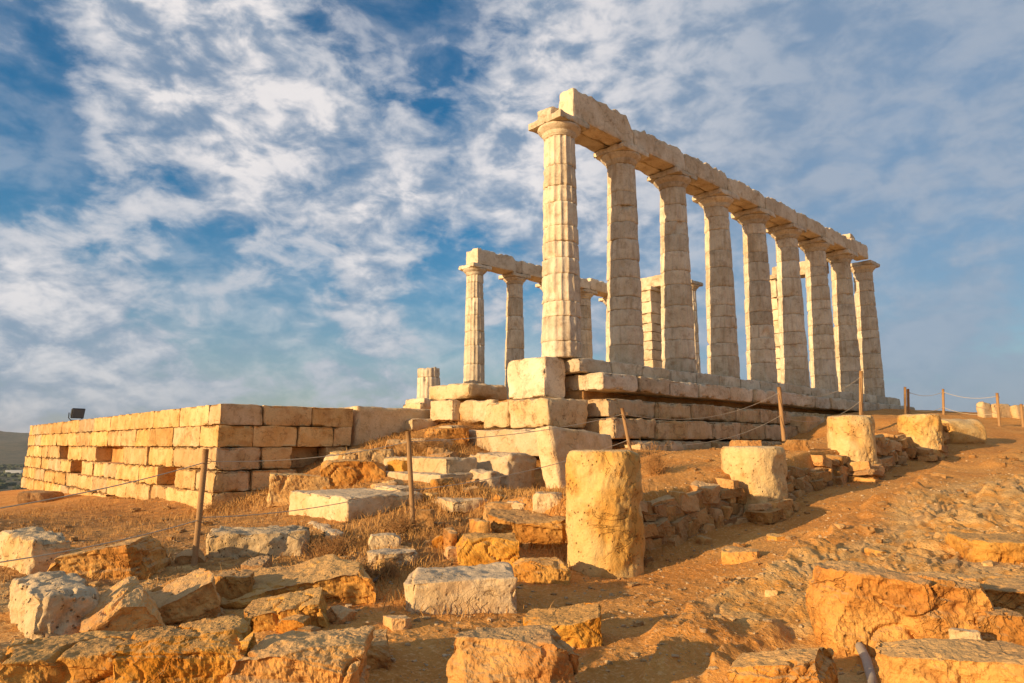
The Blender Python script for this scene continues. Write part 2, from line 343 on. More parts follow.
def tube(pts, r, n=8):
    P = np.array(pts, float); V = []
    R = r if hasattr(r, '__len__') else [r]*len(P)
    for k in range(len(P)):
        t = P[min(k+1, len(P)-1)]-P[max(k-1, 0)]; t /= np.linalg.norm(t)
        a_ = np.cross(t, [0, 0, 1]) if abs(t[2]) < .9 else np.cross(t, [1, 0, 0]); a_ /= np.linalg.norm(a_); b_ = np.cross(t, a_)
        th = np.arange(n)/n*2*np.pi; V.append(P[k]+R[k]*(np.outer(np.cos(th), a_)+np.outer(np.sin(th), b_)))
    V = np.concatenate(V); m = len(P); i = np.arange(m*n).reshape(m, n); j = np.roll(i, -1, 1)
    F = np.stack([i[:-1], j[:-1], j[1:], i[1:]], -1).reshape(-1, 4)
    if n % 2 == 0:
        caps = []
        for row, fl in ((i[0], True), (i[-1], False)):
            for k in range(1, n-1, 2):
                q = [row[0], row[k], row[k+1], row[k+2] if k+2 < n else row[k+1]]
                if q[3] != q[2]: caps.append(q if fl else q[::-1])
        if caps: F = np.concatenate([F, np.array(caps)])
    return V, F
def join(parts):
    V, F, o = [], [], 0
    for v, f in parts: V.append(v); F.append(f+o); o += len(v)
    return np.concatenate(V), np.concatenate(F)
def rot_z(V, a):
    c, s = math.cos(a), math.sin(a); return np.stack([V[:, 0]*c-V[:, 1]*s, V[:, 0]*s+V[:, 1]*c, V[:, 2]], 1)

# ------------------------------------------------------------------ materials
def new_mat(name, rough=.9):
    m = bpy.data.materials.new(name); m.use_nodes = True; t = m.node_tree; t.nodes.clear()
    b = N(t, 'ShaderNodeBsdfPrincipled'); b.inputs['Roughness'].default_value = rough; b.inputs['Specular IOR Level'].default_value = .25
    o = N(t, 'ShaderNodeOutputMaterial'); t.links.new(b.outputs[0], o.inputs[0]); return m, t, b
def stone(name, base, alt, stain, patina=None, pat_amt=.7, bump=.6, stain_amt=.5, sc=1.0, pit=.5, vary=.16, streak=0.0, zsq=1.0, joint=0.0):
    m, t, b = new_mat(name)
    tc = N(t, 'ShaderNodeTexCoord'); oi = N(t, 'ShaderNodeObjectInfo')
    mul = t.nodes.new('ShaderNodeVectorMath'); mul.operation = 'ADD'
    cmb = N(t, 'ShaderNodeCombineXYZ'); r100 = math_n(t, 'MULTIPLY', oi.outputs['Random'], 97.0)
    t.links.new(r100, cmb.inputs[0]); t.links.new(math_n(t, 'MULTIPLY', oi.outputs['Random'], 41.0), cmb.inputs[2])
    t.links.new(tc.outputs['Object'], mul.inputs[0]); t.links.new(cmb.outputs[0], mul.inputs[1]); v = mul.outputs[0]
    n1 = noise_n(t, v, 1.3*sc, 7, .6, .3); n2 = noise_n(t, v, 4.5*sc, 8, .65, .2); n3 = noise_n(t, v, 22*sc, 6, .65)
    c = mixc(t, smooth_n(t, n1, .38, .62), base, alt)
    c = mixc(t, smooth_n(t, n2, .50, .72, 0, stain_amt), c, stain)
    # broad tonal drift and fine grain that belong to the stone
    c = mixc(t, 1.0, c, mixc(t, n3, (.72, .72, .72), (1.22, 1.22, 1.22)), 'MULTIPLY')
    vo = t.nodes.new('ShaderNodeTexVoronoi'); vo.inputs['Scale'].default_value = 17*sc; t.links.new(v, vo.inputs['Vector']); vo.inputs['Randomness'].default_value = 1
    pits = smooth_n(t, vo.outputs['Distance'], .05, .30)
    gate = smooth_n(t, n2, .42, .60)
    pitf = math_n(t, 'MULTIPLY', math_n(t, 'SUBTRACT', 1.0, pits), gate)
    c = mixc(t, math_n(t, 'MULTIPLY', pitf, pit), c, tuple(x*.35 for x in stain))
    nc = noise_n(t, v, 1.9*sc, 5, .55, .6); cr = smooth_n(t, math_n(t, 'ABSOLUTE', math_n(t, 'SUBTRACT', nc, .5)), .002, .012, 1.0, 0.0)
    crk = math_n(t, 'MULTIPLY', cr, smooth_n(t, n1, .47, .56)); c = mixc(t, math_n(t, 'MULTIPLY', crk, .3), c, tuple(x*.5 for x in stain))
    nb = noise_n(t, vadd(t, v, (5, 3, 8)), 2.6*sc, 7, .68, .5); c = mixc(t, smooth_n(t, nb, .54, .66, 0, stain_amt*.75), c, tuple(x*1.15 for x in stain))
    if streak:
        mp = N(t, 'ShaderNodeMapping'); mp.inputs['Scale'].default_value = (1, 1, .12); t.links.new(v, mp.inputs[0])
        sn = noise_n(t, mp.outputs[0], 7, 5, .6)
        c = mixc(t, smooth_n(t, sn, .48, .72, 0, streak), c, stain)
    if patina:
        g = N(t, 'ShaderNodeNewGeometry'); sp = N(t, 'ShaderNodeSeparateXYZ'); t.links.new(g.outputs['Normal'], sp.inputs[0])
        up = smooth_n(t, math_n(t, 'ADD', sp.outputs[2], math_n(t, 'MULTIPLY', n2, .6)), .85, 1.2, 0, pat_amt)
        c = mixc(t, up, c, patina)
    hs = N(t, 'ShaderNodeHueSaturation'); t.links.new(c, hs.inputs['Color'])
    t.links.new(math_n(t, 'ADD', math_n(t, 'MULTIPLY', oi.outputs['Random'], vary*2), 1-vary), hs.inputs['Value'])
    r2 = math_n(t, 'FRACT', math_n(t, 'MULTIPLY', oi.outputs['Random'], 13.7))
    t.links.new(math_n(t, 'ADD', math_n(t, 'MULTIPLY', r2, .12), .94), hs.inputs['Saturation'])
    t.links.new(hs.outputs[0], b.inputs['Base Color'])
    hgt = math_n(t, 'ADD', math_n(t, 'MULTIPLY', n2, .6), math_n(t, 'MULTIPLY', n3, .35))
    hgt = math_n(t, 'SUBTRACT', hgt, math_n(t, 'MULTIPLY', crk, .25))
    n4 = noise_n(t, v, 75*sc, 3, .6); hgt = math_n(t, 'ADD', hgt, math_n(t, 'MULTIPLY', n4, .12))
    hgt = math_n(t, 'SUBTRACT', hgt, math_n(t, 'MULTIPLY', pitf, .35*pit*2))
    bp = N(t, 'ShaderNodeBump'); bp.inputs['Strength'].default_value = bump; bp.inputs['Distance'].default_value = .05/sc
    t.links.new(hgt, bp.inputs['Height']); t.links.new(bp.outputs[0], b.inputs['Normal'])
    return m
def plain(name, col, rough=.6, metal=0.0, bump=0.0, sc=30):
    m, t, b = new_mat(name, rough); b.inputs['Metallic'].default_value = metal
    tc = N(t, 'ShaderNodeTexCoord'); n = noise_n(t, tc.outputs['Object'], sc, 5, .6)
    t.links.new(mixc(t, n, tuple(x*.7 for x in col), tuple(min(1, x*1.3) for x in col)), b.inputs['Base Color'])
    if bump:
        bp = N(t, 'ShaderNodeBump'); bp.inputs['Strength'].default_value = bump; bp.inputs['Distance'].default_value = .01
        t.links.new(n, bp.inputs['Height']); t.links.new(bp.outputs[0], b.inputs['Normal'])
    return m
M_MARB = stone('weathered_marble', (.71,.61,.45), (.60,.49,.34), (.33,.23,.14), bump=.55, stain_amt=.6, pit=.25, vary=.13, streak=.55)
M_MARB_B = stone('marble_blocks', (.70,.58,.41), (.58,.45,.29), (.34,.21,.11), patina=(.60,.49,.34), pat_amt=.4, bump=.85, stain_amt=.55, pit=.4, vary=.15)
M_WALL = stone('yellow_limestone', (.64,.43,.19), (.56,.32,.11), (.36,.18,.06), bump=.9, stain_amt=.7, pit=.6, vary=.2)
M_PITTED = stone('pitted_pale_limestone', (.61,.45,.25), (.54,.36,.16), (.30,.17,.07), patina=(.46,.36,.23), pat_amt=.6, bump=1.0, stain_amt=.6, pit=.9, vary=.1, sc=1.3)
M_PALE = stone('pale_limestone', (.66,.50,.30), (.58,.40,.20), (.38,.22,.10), patina=(.47,.37,.25), pat_amt=.6, bump=.9, stain_amt=.5, pit=.4, vary=.12)
M_ORANGE = stone('orange_bedrock', (.64,.34,.085), (.50,.21,.035), (.26,.10,.02), patina=(.50,.33,.15), pat_amt=.6, bump=1.0, stain_amt=.85, pit=.4, vary=.15)
M_RUBBLE = stone('rubble_stone', (.54,.31,.12), (.44,.22,.07), (.24,.11,.035), patina=(.52,.36,.18), pat_amt=.5, bump=.9, stain_amt=.5, pit=.3, vary=.3)
M_FOUND = stone('foundation_stone', (.58,.42,.24), (.50,.33,.15), (.26,.14,.06), bump=.9, stain_amt=.65, pit=.4, vary=.16, streak=.3)
M_DRUM = stone('drum_limestone', (.64,.45,.20), (.58,.33,.10), (.38,.17,.04), patina=(.58,.45,.27), pat_amt=.5, bump=1.0, stain_amt=.5, pit=.6, vary=.08)
M_RUST = plain('rusty_steel', (.34,.20,.09), .8, 0, .5, 60)
M_ROPE = plain('fence_rope', (.50,.42,.30), .9)
M_HOSE = plain('black_hose', (.10,.085,.07), .6)
M_PIPE = plain('grey_pipe', (.33,.29,.24), .6)
M_BLACK = plain('black_metal', (.03,.03,.032), .45)
M_LENS = plain('lamp_glass', (.12,.13,.14), .12)
M_GRASS = plain('dry_grass_straw', (.46,.25,.08), .9, sc=2.5)
M_SHRUB = plain('dry_shrub_twigs', (.38,.20,.07), .9, sc=3)
M_SHRUBG = plain('olive_shrub_twigs', (.20,.15,.06), .9, sc=3)
M_WHITE = plain('white_render', (.75,.74,.70), .8)
M_TREE = plain('olive_foliage', (.07,.085,.045), .9, sc=.3)

def ground_mat():
    m, t, b = new_mat('headland_ground', .95)
    tc = N(t, 'ShaderNodeTexCoord'); v = tc.outputs['Object']
    at_ = N(t, 'ShaderNodeAttribute', attribute_name='rocky'); rk = at_.outputs['Fac']
    af = N(t, 'ShaderNodeAttribute', attribute_name='far'); far = af.outputs['Fac']
    ag = N(t, 'ShaderNodeAttribute', attribute_name='grassy'); gr = ag.outputs['Fac']
    n1 = noise_n(t, v, .8, 7, .6, .3); n2 = noise_n(t, v, 4, 8, .65, .2); n3 = noise_n(t, v, 26, 6, .7); n4 = noise_n(t, v, 90, 4, .65)
    soil = mixc(t, smooth_n(t, n1, .35, .65), (.62,.30,.075), (.52,.22,.045))
    soil = mixc(t, smooth_n(t, n3, .52, .64, 0, .5), soil, (.70,.46,.22))
    rock = mixc(t, smooth_n(t, n2, .38, .62), (.64,.39,.145), (.58,.28,.065))
    rock = mixc(t, smooth_n(t, n1, .48, .66, 0, .6), rock, (.56,.39,.20))
    c = mixc(t, smooth_n(t, math_n(t, 'ADD', rk, math_n(t, 'MULTIPLY', n2, .5)), .55, .95), soil, rock)
    c = mixc(t, math_n(t, 'MULTIPLY', gr, smooth_n(t, n2, .35, .6)), c, (.36,.18,.055))
    c = mixc(t, 1.0, c, mixc(t, n3, (.66, .64, .62), (1.3, 1.3, 1.3)), 'MULTIPLY')
    nf = noise_n(t, v, .012, 6, .65); nf2 = noise_n(t, v, .06, 5, .6)
    fc = mixc(t, smooth_n(t, nf, .4, .6), (.10,.085,.045), (.055,.06,.032))
    fc = mixc(t, smooth_n(t, nf2, .5, .62, 0, .5), fc, (.18,.13,.075))
    c = mixc(t, far, c, fc); t.links.new(c, b.inputs['Base Color'])
    vo = t.nodes.new('ShaderNodeTexVoronoi'); vo.inputs['Scale'].default_value = 34; t.links.new(v, vo.inputs['Vector'])
    hgt = math_n(t, 'ADD', math_n(t, 'MULTIPLY', n2, .5), math_n(t, 'MULTIPLY', n3, .4))
    hgt = math_n(t, 'ADD', hgt, math_n(t, 'MULTIPLY', n4, .15))
    hgt = math_n(t, 'SUBTRACT', hgt, math_n(t, 'MULTIPLY', smooth_n(t, vo.outputs['Distance'], 0, .5), .16))
    bp = N(t, 'ShaderNodeBump'); bp.inputs['Strength'].default_value = .9; bp.inputs['Distance'].default_value = .06
    t.links.new(hgt, bp.inputs['Height']); t.links.new(bp.outputs[0], b.inputs['Normal'])
    return m
M_GROUND = ground_mat()

# ------------------------------------------------------------------ ground (one sheet out to the hills)
def grassy_mask(x, y):
    w_ = perlin(np.stack([x*.5, y*.5, 0*x+9], 1), 70)
    r = np.hypot(x, y)
    m = sst(-x*1.0+.2*y+w_*2.0, .6, 2.2)*sst(r, 7.0, 9.0)*(1-sst(r, 24, 30))
    return np.clip(m, 0, 1)
def make_ground():
    ang = np.concatenate([np.arange(-180, -41, 3.0), np.arange(-41, 41, .095), np.arange(41, 180, 3.0)])
    rad = np.concatenate([np.geomspace(.7, 2.8, 14)[:-1], np.geomspace(2.8, 40, 720)[:-1], np.geomspace(40, 240, 60)[:-1], np.geomspace(240, 14000, 90)])
    Aa, R = np.meshgrid(np.radians(ang), rad, indexing='ij'); x = (R*np.sin(Aa)).ravel(); y = (R*np.cos(Aa)).ravel()
    z = hfull(x, y); V = np.stack([x, y, z], 1)
    i = np.arange(x.size).reshape(R.shape); j = np.roll(i, -1, 0)
    F = np.stack([i[:, :-1], i[:, 1:], j[:, 1:], j[:, :-1]], -1).reshape(-1, 4)[:, ::-1]
    V = np.concatenate([V, [[0, 0, -1.6]]]); c = len(V)-1; rg = i[:, 0]; n = len(rg)
    e = np.arange(0, n-1, 2)
    F = np.concatenate([F, np.stack([np.full(len(e), c), rg[(e+2) % n], rg[e+1], rg[e]], -1)])
    o = obj('ground', V, F, M_GROUND); tag(o, kind='structure'); me = o.data
    for nm, val in (('rocky', rocky_mask(V[:, 0], V[:, 1])), ('far', sst(np.hypot(V[:, 0], V[:, 1]), 60, 160)), ('grassy', grassy_mask(V[:, 0], V[:, 1]))):
        at_ = me.attributes.new(nm, 'FLOAT', 'POINT'); at_.data.foreach_set('value', val.astype(np.float32))
make_ground()

# ------------------------------------------------------------------ temple columns
ORD = ['first','second','third','fourth','fifth','sixth','seventh','eighth','ninth','tenth','eleventh','twelfth','thirteenth','fourteenth','fifteenth','sixteenth','seventeenth','eighteenth','nineteenth','twentieth']
def drum_mesh(z0, z1, r0, r1, seed, worn=.5, nth=128, rows=9, broken=False):
    zz = np.linspace(z0, z1, rows); zz = np.concatenate([[z0+.002], zz[1:-1], [z1-.002]]); zz = np.insert(zz, 1, z0+.012); zz = np.insert(zz, -1, z1-.012)
    prof = [((r0+(r1-r0)*(z-z0)/(z1-z0))-(.013 if k in (0, len(zz)-1) else 0), z, 1) for k, z in enumerate(zz)]
    V, F = lathe(prof, nth, 16, .085)
    m = len(zz)*nth; P = V[:m]; rr = np.hypot(P[:, 0], P[:, 1]); th = np.arctan2(P[:, 1], P[:, 0])
    rsm = (r0+(r1-r0)*(P[:, 2]-z0)/(z1-z0))*.965
    wn = sst(fbm(P*1.6+seed*3.3, 3, seed), .12-worn*.6, .5-worn*.45)          # where the fluting has weathered away
    rn = rr*(1-wn)+(np.minimum(rr, rsm))*wn
    rn += .014*fbm(P*4+seed*2.1, 4, seed+5, .6)*(.5+wn)
    ed = np.exp(-np.minimum(P[:, 2]-z0, z1-P[:, 2])/.035)
    rn -= ed*.08*np.clip(perlin(P*4.5+seed, seed+7)-.02, 0, 1)
    rn -= .07*sst(perlin(P*2.2+seed*7, seed+2), .42, .62)                      # spalls
    P[:, 0] = rn*np.cos(th); P[:, 1] = rn*np.sin(th)
    if broken: P[-nth*3:, 2] -= np.clip(.10*fbm(P[-nth*3:]*3, 3, seed), -.05, .12)
    V[:m] = P; return V, F
def make_column(loc, rz, label, group, seed, name='temple_column', height=5.62, capital=True, r0=.515, r1=.395, worn=.5, nth=128, mat=M_MARB, ndr=(.34, .70), stub=None):
    rg = random.Random(seed); t = thing(name, loc, label, 'column', group, rz)
    z = 0.0; k = 0; top = stub or height
    while z < top-.01:
        z1 = min(top, z+rg.uniform(*ndr))
        if top-z1 < .28: z1 = top
        ra = r0+(r1-r0)*(z/height); rb = r0+(r1-r0)*(z1/height)
        V, F = drum_mesh(z, z1, ra, rb, seed*31+k, (worn*rg.uniform(.5, 1.4) if z > 1.3 or worn > .4 else 1.4), nth, broken=(stub is not None and z1 == top))
        d = obj('drum', V, F, mat, t); d.location = (rg.uniform(-.008, .008), rg.uniform(-.008, .008), 0); d.rotation_euler = (0, 0, rg.uniform(-.03, .03))
        z = z1; k += 1
    if capital:
        h = height; rn_ = r1
        prof = [(rn_-.02, h-.002), (rn_+.004, h+.01), (rn_-.004, h+.05), (rn_+.02, h+.058), (rn_+.022, h+.075), (rn_+.008, h+.08), (rn_+.03, h+.09), (rn_+.035, h+.105), (rn_+.02, h+.11),
                (rn_+.06, h+.14), (rn_+.105, h+.18), (rn_+.145, h+.225), (rn_+.165, h+.26), (rn_+.155, h+.282)]
        V, F = lathe(prof, 96); th = np.arctan2(V[:, 1], V[:, 0]); rr = np.hypot(V[:, 0], V[:, 1])
        rr -= .06*sst(perlin(V*2.4+seed, seed+77), .25, .55)*(rr > .1); rr += .006*fbm(V*5+seed, 3, seed+70)
        V[:, 0] = rr*np.cos(th); V[:, 1] = rr*np.sin(th)
        c = obj('capital', V, F, mat, t)
        V, F = rbox(1.13, 1.13, .185, .035, .015, .006, 4, seed+3, chip=.09); V[:, 2] += h+.284
        obj('abacus', V, F, mat, c)
    return t
CT = 5.62+.284+.185                                    # top of the abacus above the stylobate
for k in range(9):
    make_column(tp(k*SP, 0), TROT, 'tall weathered fluted marble column, %s from the left in the long right-hand row' % ORD[k], 'columns of the long right-hand row', 100+k, worn=.1 if k == 0 else .4)
for j, k in enumerate((3, 4, 5, 6, 7)):
    make_column(tp(k*SP, -12.4), TROT, 'fluted marble column, %s from the left in the far row behind the big columns' % ORD[j], 'standing columns of the far row', 200+k, worn=.2, nth=96, ndr=(.6, .95))
make_column(tp(2*SP, -12.4, -.15), TROT, 'broken off stub of a fluted column left of the far row', None, 303, name='column_stub', capital=False, stub=1.3, worn=0, nth=96, ndr=(.9, 1.0))
make_column(tp(17.6, -7.5), TROT, 'slim fluted porch column with bare capital seen right of the third big column', None, 304, worn=.4, nth=96, r0=.5, r1=.39)

# architrave: outer and inner slabs lying on the capitals
def slab(name, p, rz, l, w_, h, label, cat, group, seed, mat=M_MARB_B, d=.06, **k):
    V, F = rbox(l, w_, h, d, k.pop('r', .025), k.pop('rough', .012), k.pop('fr', 3), seed, chip=k.pop('chip', .08), **k)
    return tag(obj(name, V, F, mat, loc=p, rz=rz), label, cat, group)
def top_wear(amp, seed, ends=(0, 0)):
    def f(p, half):
        u = p[:, 0]/half[0]; top = sst(p[:, 2]/half[2], 0, 1)
        n = np.abs(fbm(np.stack([p[:, 0]*1.6+seed, p[:, 1]*.8, 0*u], 1), 4, seed, .6))
        cut = amp*n+ends[0]*sst(-u, .6, 1.0)+ends[1]*sst(u, .72, 1.0)
        p[:, 2] -= top*cut; return p
    return f
AH = [.84, .66, .66, .62, .62, .60, .60, .66]
for k in range(8):
    s0, s1 = k*SP-(.02 if k == 0 else 0), (k+1)*SP
    if k == 7: s1 = 7*SP+1.95
    h = AH[k]; L = s1-s0-.012
    slab('architrave_block', tp((s0+s1)/2, .24, CT), TROT, L, .50, h, 'long pale lintel block of the right-hand row, %s outer beam from the left' % ORD[k], 'stone beam', 'outer beams on the right-hand row', 400+k,
         warp=top_wear(.16 if k else .10, 400+k, (0.0, .42) if k == 0 else (.06, .08)), d=.045)
    if k != 7:
        s0i = s0 if k else -.28
        hi = .50 if k == 0 else h*.9
        slab('inner_architrave_block', tp((s0i+s1)/2, -.29, CT), TROT, s1-s0i-.012, .50, hi, 'inner lintel block behind the %s outer beam of the right-hand row' % ORD[k], 'stone beam', 'inner beams on the right-hand row', 420+k,
             warp=top_wear(.12 if k else .03, 420+k, (.06, 0)), d=.07)
slab('architrave_fragment', tp(7*SP+.55, .1, CT+.62), TROT, .62, .6, .26, 'broken lump of stone on top of the right-hand row near its far end', 'stone block', None, 431, cuts=3, chip=.12)
NH = [.72, .62, .52, .62]
for j, k in enumerate((3, 4, 5, 6)):
    s0, s1 = k*SP-(.30 if j == 0 else 0), (k+1)*SP
    slab('architrave_block', tp((s0+s1)/2, -12.3, CT), TROT, s1-s0-.02, .86, NH[j]+.05, 'lintel block of the far row, %s from the left' % ORD[j], 'stone beam', 'beams on the far row', 440+k, warp=top_wear(.2, 440+k, (0, .1)), d=.07)
# porch pillars (antae) and their beams
def pillar(s, o, label, seed, l=.95, w_=.9, htop=5.9):
    t = thing('porch_pillar', tp(s, o), label, 'pillar', None, TROT); z = 0; k = 0; rg = random.Random(seed)
    while z < htop-.01:
        h = rg.uniform(.45, .62); h = min(h, htop-z); h = htop-z if htop-z-h < .25 else h
        V, F = rbox(l*rg.uniform(.94, 1.03), w_*rg.uniform(.94, 1.0), h-.012, .07, .012, .008, 3, seed+k, chip=.06)
        V[:, 2] += z; V[:, 0] += rg.uniform(-.02, .02); obj('stone_course', V, F, M_MARB_B, t); z += h; k += 1
    V, F = rbox(l+.12, w_+.12, .2, .06, .02, .01, 3, seed+90, chip=.06); V[:, 2] += htop+.001; obj('capital', V, F, M_MARB_B, t)
pillar(17.45, -9.8, 'square block-built pillar seen between the second and third big columns', 501, l=1.3, w_=1.15)
pillar(16.25, -2.35, 'square block-built pillar just left of the sixth big column', 502, l=1.1, w_=.8, htop=5.0)
slab('porch_beam', tp(17.5, -10.4, 6.105), TROT, .7, 4.2, .62, 'pale beam spanning the pillar behind the second and third big columns', 'stone beam', None, 510)
slab('porch_beam', tp(17.62, -1.75, 5.35), TROT, .7, 2.3, .62, 'short pale crossbeam glimpsed between the tops of the seventh and eighth big columns', 'stone beam', None, 511)

# ------------------------------------------------------------------ stepped platform under the long row
def course(name, cname, s0, s1, o_face, z0, z1, depth, seed, lens=(1.0, 1.5), label='', chip=.09, mat=M_MARB_B, r=.03, jit=.03, skip=(), rough=.014, cuts=0, gaps=.012):
    rg = random.Random(seed); s = s0; k = 0
    while s < s1-.3:
        L = rg.uniform(*lens); L = min(L, s1-s); L = s1-s if s1-s-L < .5 else L
        if k not in skip:
            oo = o_face-depth/2+rg.uniform(-jit, jit); zz = rg.uniform(-.012, .012)
            slab(name, tp(s+L/2, oo, z0+zz), TROT+rg.uniform(-.012, .012), L-gaps, depth, z1-z0-.008, label % ORD[k], 'stone block', cname, seed*10+k, mat=mat, chip=chip, r=r, rough=rough, d=.05, cuts=cuts, cutd=.97, warp=top_wear(.03, seed+k))
        s += L; k += 1
course('stylobate_block', 'blocks of the floor course carrying the columns', -.12, 8.6*SP, .66, -.36, -.0, 1.5, 60, label='weathered block in the course right under the columns, %s from the left', lens=(1.25, 1.27*1.0), chip=.10)
course('step_block', 'blocks of the upper step', .15, 6.9*SP, 1.14, -.80, -.37, 1.3, 61, label='thick pale overhanging block of the step below the columns, %s from the left', lens=(1.15, 1.7), chip=.17, r=.025, jit=.05)
course('step_block', 'blocks of the far upper step', 7.0*SP, 8.75*SP, 1.1, -.72, -.37, 1.3, 66, label='grey worn step block at the right-hand end of the platform, %s from the left', lens=(1.2, 1.7), chip=.12)
course('foundation_block', 'blocks of the second foundation course', .3, 8.6*SP, 1.22, -1.42, -.98, 1.2, 62, label='brown foundation block under the overhanging step, %s from the left', mat=M_FOUND, lens=(1.1, 1.9), chip=.17, r=.02, jit=.06)
course('foundation_block', 'blocks of the third foundation course', .2, 7.6*SP, 1.42, -1.93, -1.44, 1.2, 63, label='brown block of the lower foundation course, %s from the left', mat=M_FOUND, lens=(1.2, 2.2), chip=.17, r=.02, jit=.06)
course('foundation_block', 'blocks of the lowest foundation course', .9, 5.0*SP, 1.58, -2.42, -1.95, 1.2, 64, label='half buried brown block at the foot of the foundation, %s from the left', mat=M_FOUND, lens=(.7, 1.6), chip=.16, r=.07, jit=.09)
course('stylobate_block', 'floor blocks under the far row', 2.6*SP, 8.4*SP, -11.8, -.40, 0, 1.3, 67, label='floor block under the far row of columns, %s from the left', lens=(1.8, 2.6))
slab('plinth_block', tp(2*SP, -12.4, -.62), TROT, 1.5, 1.5, .46, 'square plinth block under the broken column stub', 'stone block', None, 680, chip=.12, cuts=2, cutd=.98)

core = thing('temple_foundation', tp(0, 0), 'rubble core filling the stepped platform beneath the columns', 'foundation', None, TROT)
V, F = rbox(21.5, 1.9, 2.7, .3, .05, .03, 2, 690); V[:, 0] += 11.0; V[:, 1] += .52; V[:, 2] -= 3.1; obj('rubble_core', V, F, M_RUBBLE, core)
V, F = rbox(17.0, 11.4, 2.7, .4, .05, .03, 2, 691); V[:, 0] += 13.2; V[:, 1] += 7.2; V[:, 2] -= 3.12; obj('rubble_fill', V, F, M_RUBBLE, core)
# ------------------------------------------------------------------ south-west corner blocks
def tblock(name, s0, s1, o0, o1, z0, z1, label, seed, mat=M_MARB_B, cat='stone block', **k):
    k.setdefault('chip', .1); k.setdefault('cuts', 0)
    return slab(name, tp((s0+s1)/2, (o0+o1)/2, z0), TROT+math.radians(k.pop('rz', 0)), abs(s1-s0), abs(o1-o0), z1-z0, label, cat, None, seed, mat=mat, d=k.pop('d', .045), **k)
def bevel_end(p, half):
    m = sst(p[:, 1]/half[1], -.9, -.45); p[:, 0] += .10*(1-m)*sst(p[:, 2]/half[2], -1, -.2)
    return p
tblock('corner_block', -.88, -.15, -1.02, .26, -.98, -.02, 'large cream moulded block at the corner in front of the nearest column', 701, r=.02, chip=.12, rough=.012)
tblock('corner_block', -1.27, .10, -.56, .75, -1.68, -1.02, 'pitted cream block under the large moulded corner block', 702, mat=M_PITTED, r=.035, chip=.16, rough=.02)
tblock('corner_block', -1.25, -.2, -1.46, -.60, -1.68, -1.05, 'small square pitted block left of the pitted cream corner block', 703, mat=M_PITTED, r=.035, chip=.16, rough=.02, cuts=1, cutd=.95)
tblock('corner_block', -1.62, -.1, -1.85, .9, -2.30, -1.71, 'long cream bottom block of the corner behind the leaning slab', 704, mat=M_PALE, r=.03, chip=.14, rough=.02)
tblock('corner_block', -.9, .6, -1.5, 1.0, -2.9, -2.32, 'buried pale footing block below the corner', 705, mat=M_PALE, chip=.14)
tblock('corner_block', -.9, -.15, -1.0, .1, -1.05, -.99, 'thin wedge stones under the large moulded corner block', 706, mat=M_PALE, chip=.03, r=.02)
# low blocks left of the corner
def by_px(name, label, seed, c, xl, xr, ytop, Y, az=47, mat=M_PALE, cat='stone block', minw=.8, **k):
    """near corner c=(px, py) at depth Y; faces run to xl (left) and xr (right)"""
    P = at(c[0], c[1], Y); T = at(c[0], ytop, Y); h = T[2]-P[2]
    r = np.array([math.sin(math.radians(az)), math.cos(math.radians(az))]); q = np.array([-r[1], r[0]])
    ur, ul = (xr-512)/FPX*1.0, (xl-512)/FPX
    L = (ur*P[1]-P[0])/(r[0]-ur*r[1]); Wd = (ul*P[1]-P[0])/(q[0]-ul*q[1]) if abs(q[0]-ul*q[1]) > 1e-3 else minw
    L = min(max(L, .15), k.pop('maxl', 6)); Wd = min(max(Wd, minw), k.pop('maxw', 3.2)); sink = k.pop('sink', .0)
    cen = P[:2]+r*L/2+q*Wd/2; d = max(.02, Y/FPX*2.2)
    k.setdefault('r', .03); k.setdefault('chip', .12); k.setdefault('rough', .02); k.setdefault('cuts', 0); tilt = k.pop('tilt', None)
    er = k.pop('erode', 1.0 if mat is M_PITTED or mat is M_ORANGE else .45)
    V, F = rbox(L, Wd, h+sink, d*.8, seed=seed, maxn=110, **k); nr = vnormals(V, F)
    V = V+nr*(er*(-.03*np.abs(fbm(V*4+seed, 4, seed+9, .55))-.035*np.exp(-(perlin(V*2.2+seed, seed+5)/.05)**2)*sst(perlin(V*1.7+seed, seed+6), -.05, .2)+.008*fbm(V*16, 2, seed+3)))[:, None]
    o = obj(name, V, F, mat, loc=(cen[0], cen[1], P[2]-sink), rz=math.atan2(r[1], r[0]))
    if tilt: o.rotation_euler = (math.radians(tilt[0]), math.radians(tilt[1]), o.rotation_euler[2])
    return tag(o, label, cat)
def g_y(px, py): return ground_pt(px, py)[1]
def by_ground(name, label, seed, c, xl, xr, ytop, **k):
    Y = g_y(*c); k.setdefault('sink', .15); return by_px(name, label, seed, c, xl, xr, ytop, Y, **k)
by_px('stone_slab', 'wide flat cream slab bridging two supports left of the far row', 710, (468, 398), 427, 508, 382, 18.3, r=.08, chip=.14, low=.05, cuts=2, cutd=.97)
by_px('stone_block', 'small pale block supporting the left end of the flat cream slab', 711, (452, 413), 430, 462, 399, 18.4, sink=.2)
by_px('stone_block', 'rounded pale stone supporting the middle of the flat cream slab', 712, (478, 412), 456, 492, 399, 18.0, r=.15, sink=.3, chip=.15)
by_px('stone_block', 'narrow grey block squeezed beside the small square pitted block', 713, (492, 410), 480, 500, 399, 17.2, sink=.3)
by_px('stone_block', 'thin dark stone at the foot of the column stub', 714, (420, 406), 402, 428, 402, 22, sink=.6)
def wall_pt(a, b, z): p = WC+E1*a+E2*b; return (p[0], p[1], z)
V, F = rbox(3.35, 1.2, 1.5, .05, .06, .02, 2.5, 715, chip=.13, cuts=2, cutd=.96)
tag(obj('wall_end_block', V, F, M_PALE, loc=wall_pt(3.5+1.675, .62, -.5), rz=TROT), 'huge smooth grey stone block right of the terrace wall, sunlit at its left end', 'stone block')
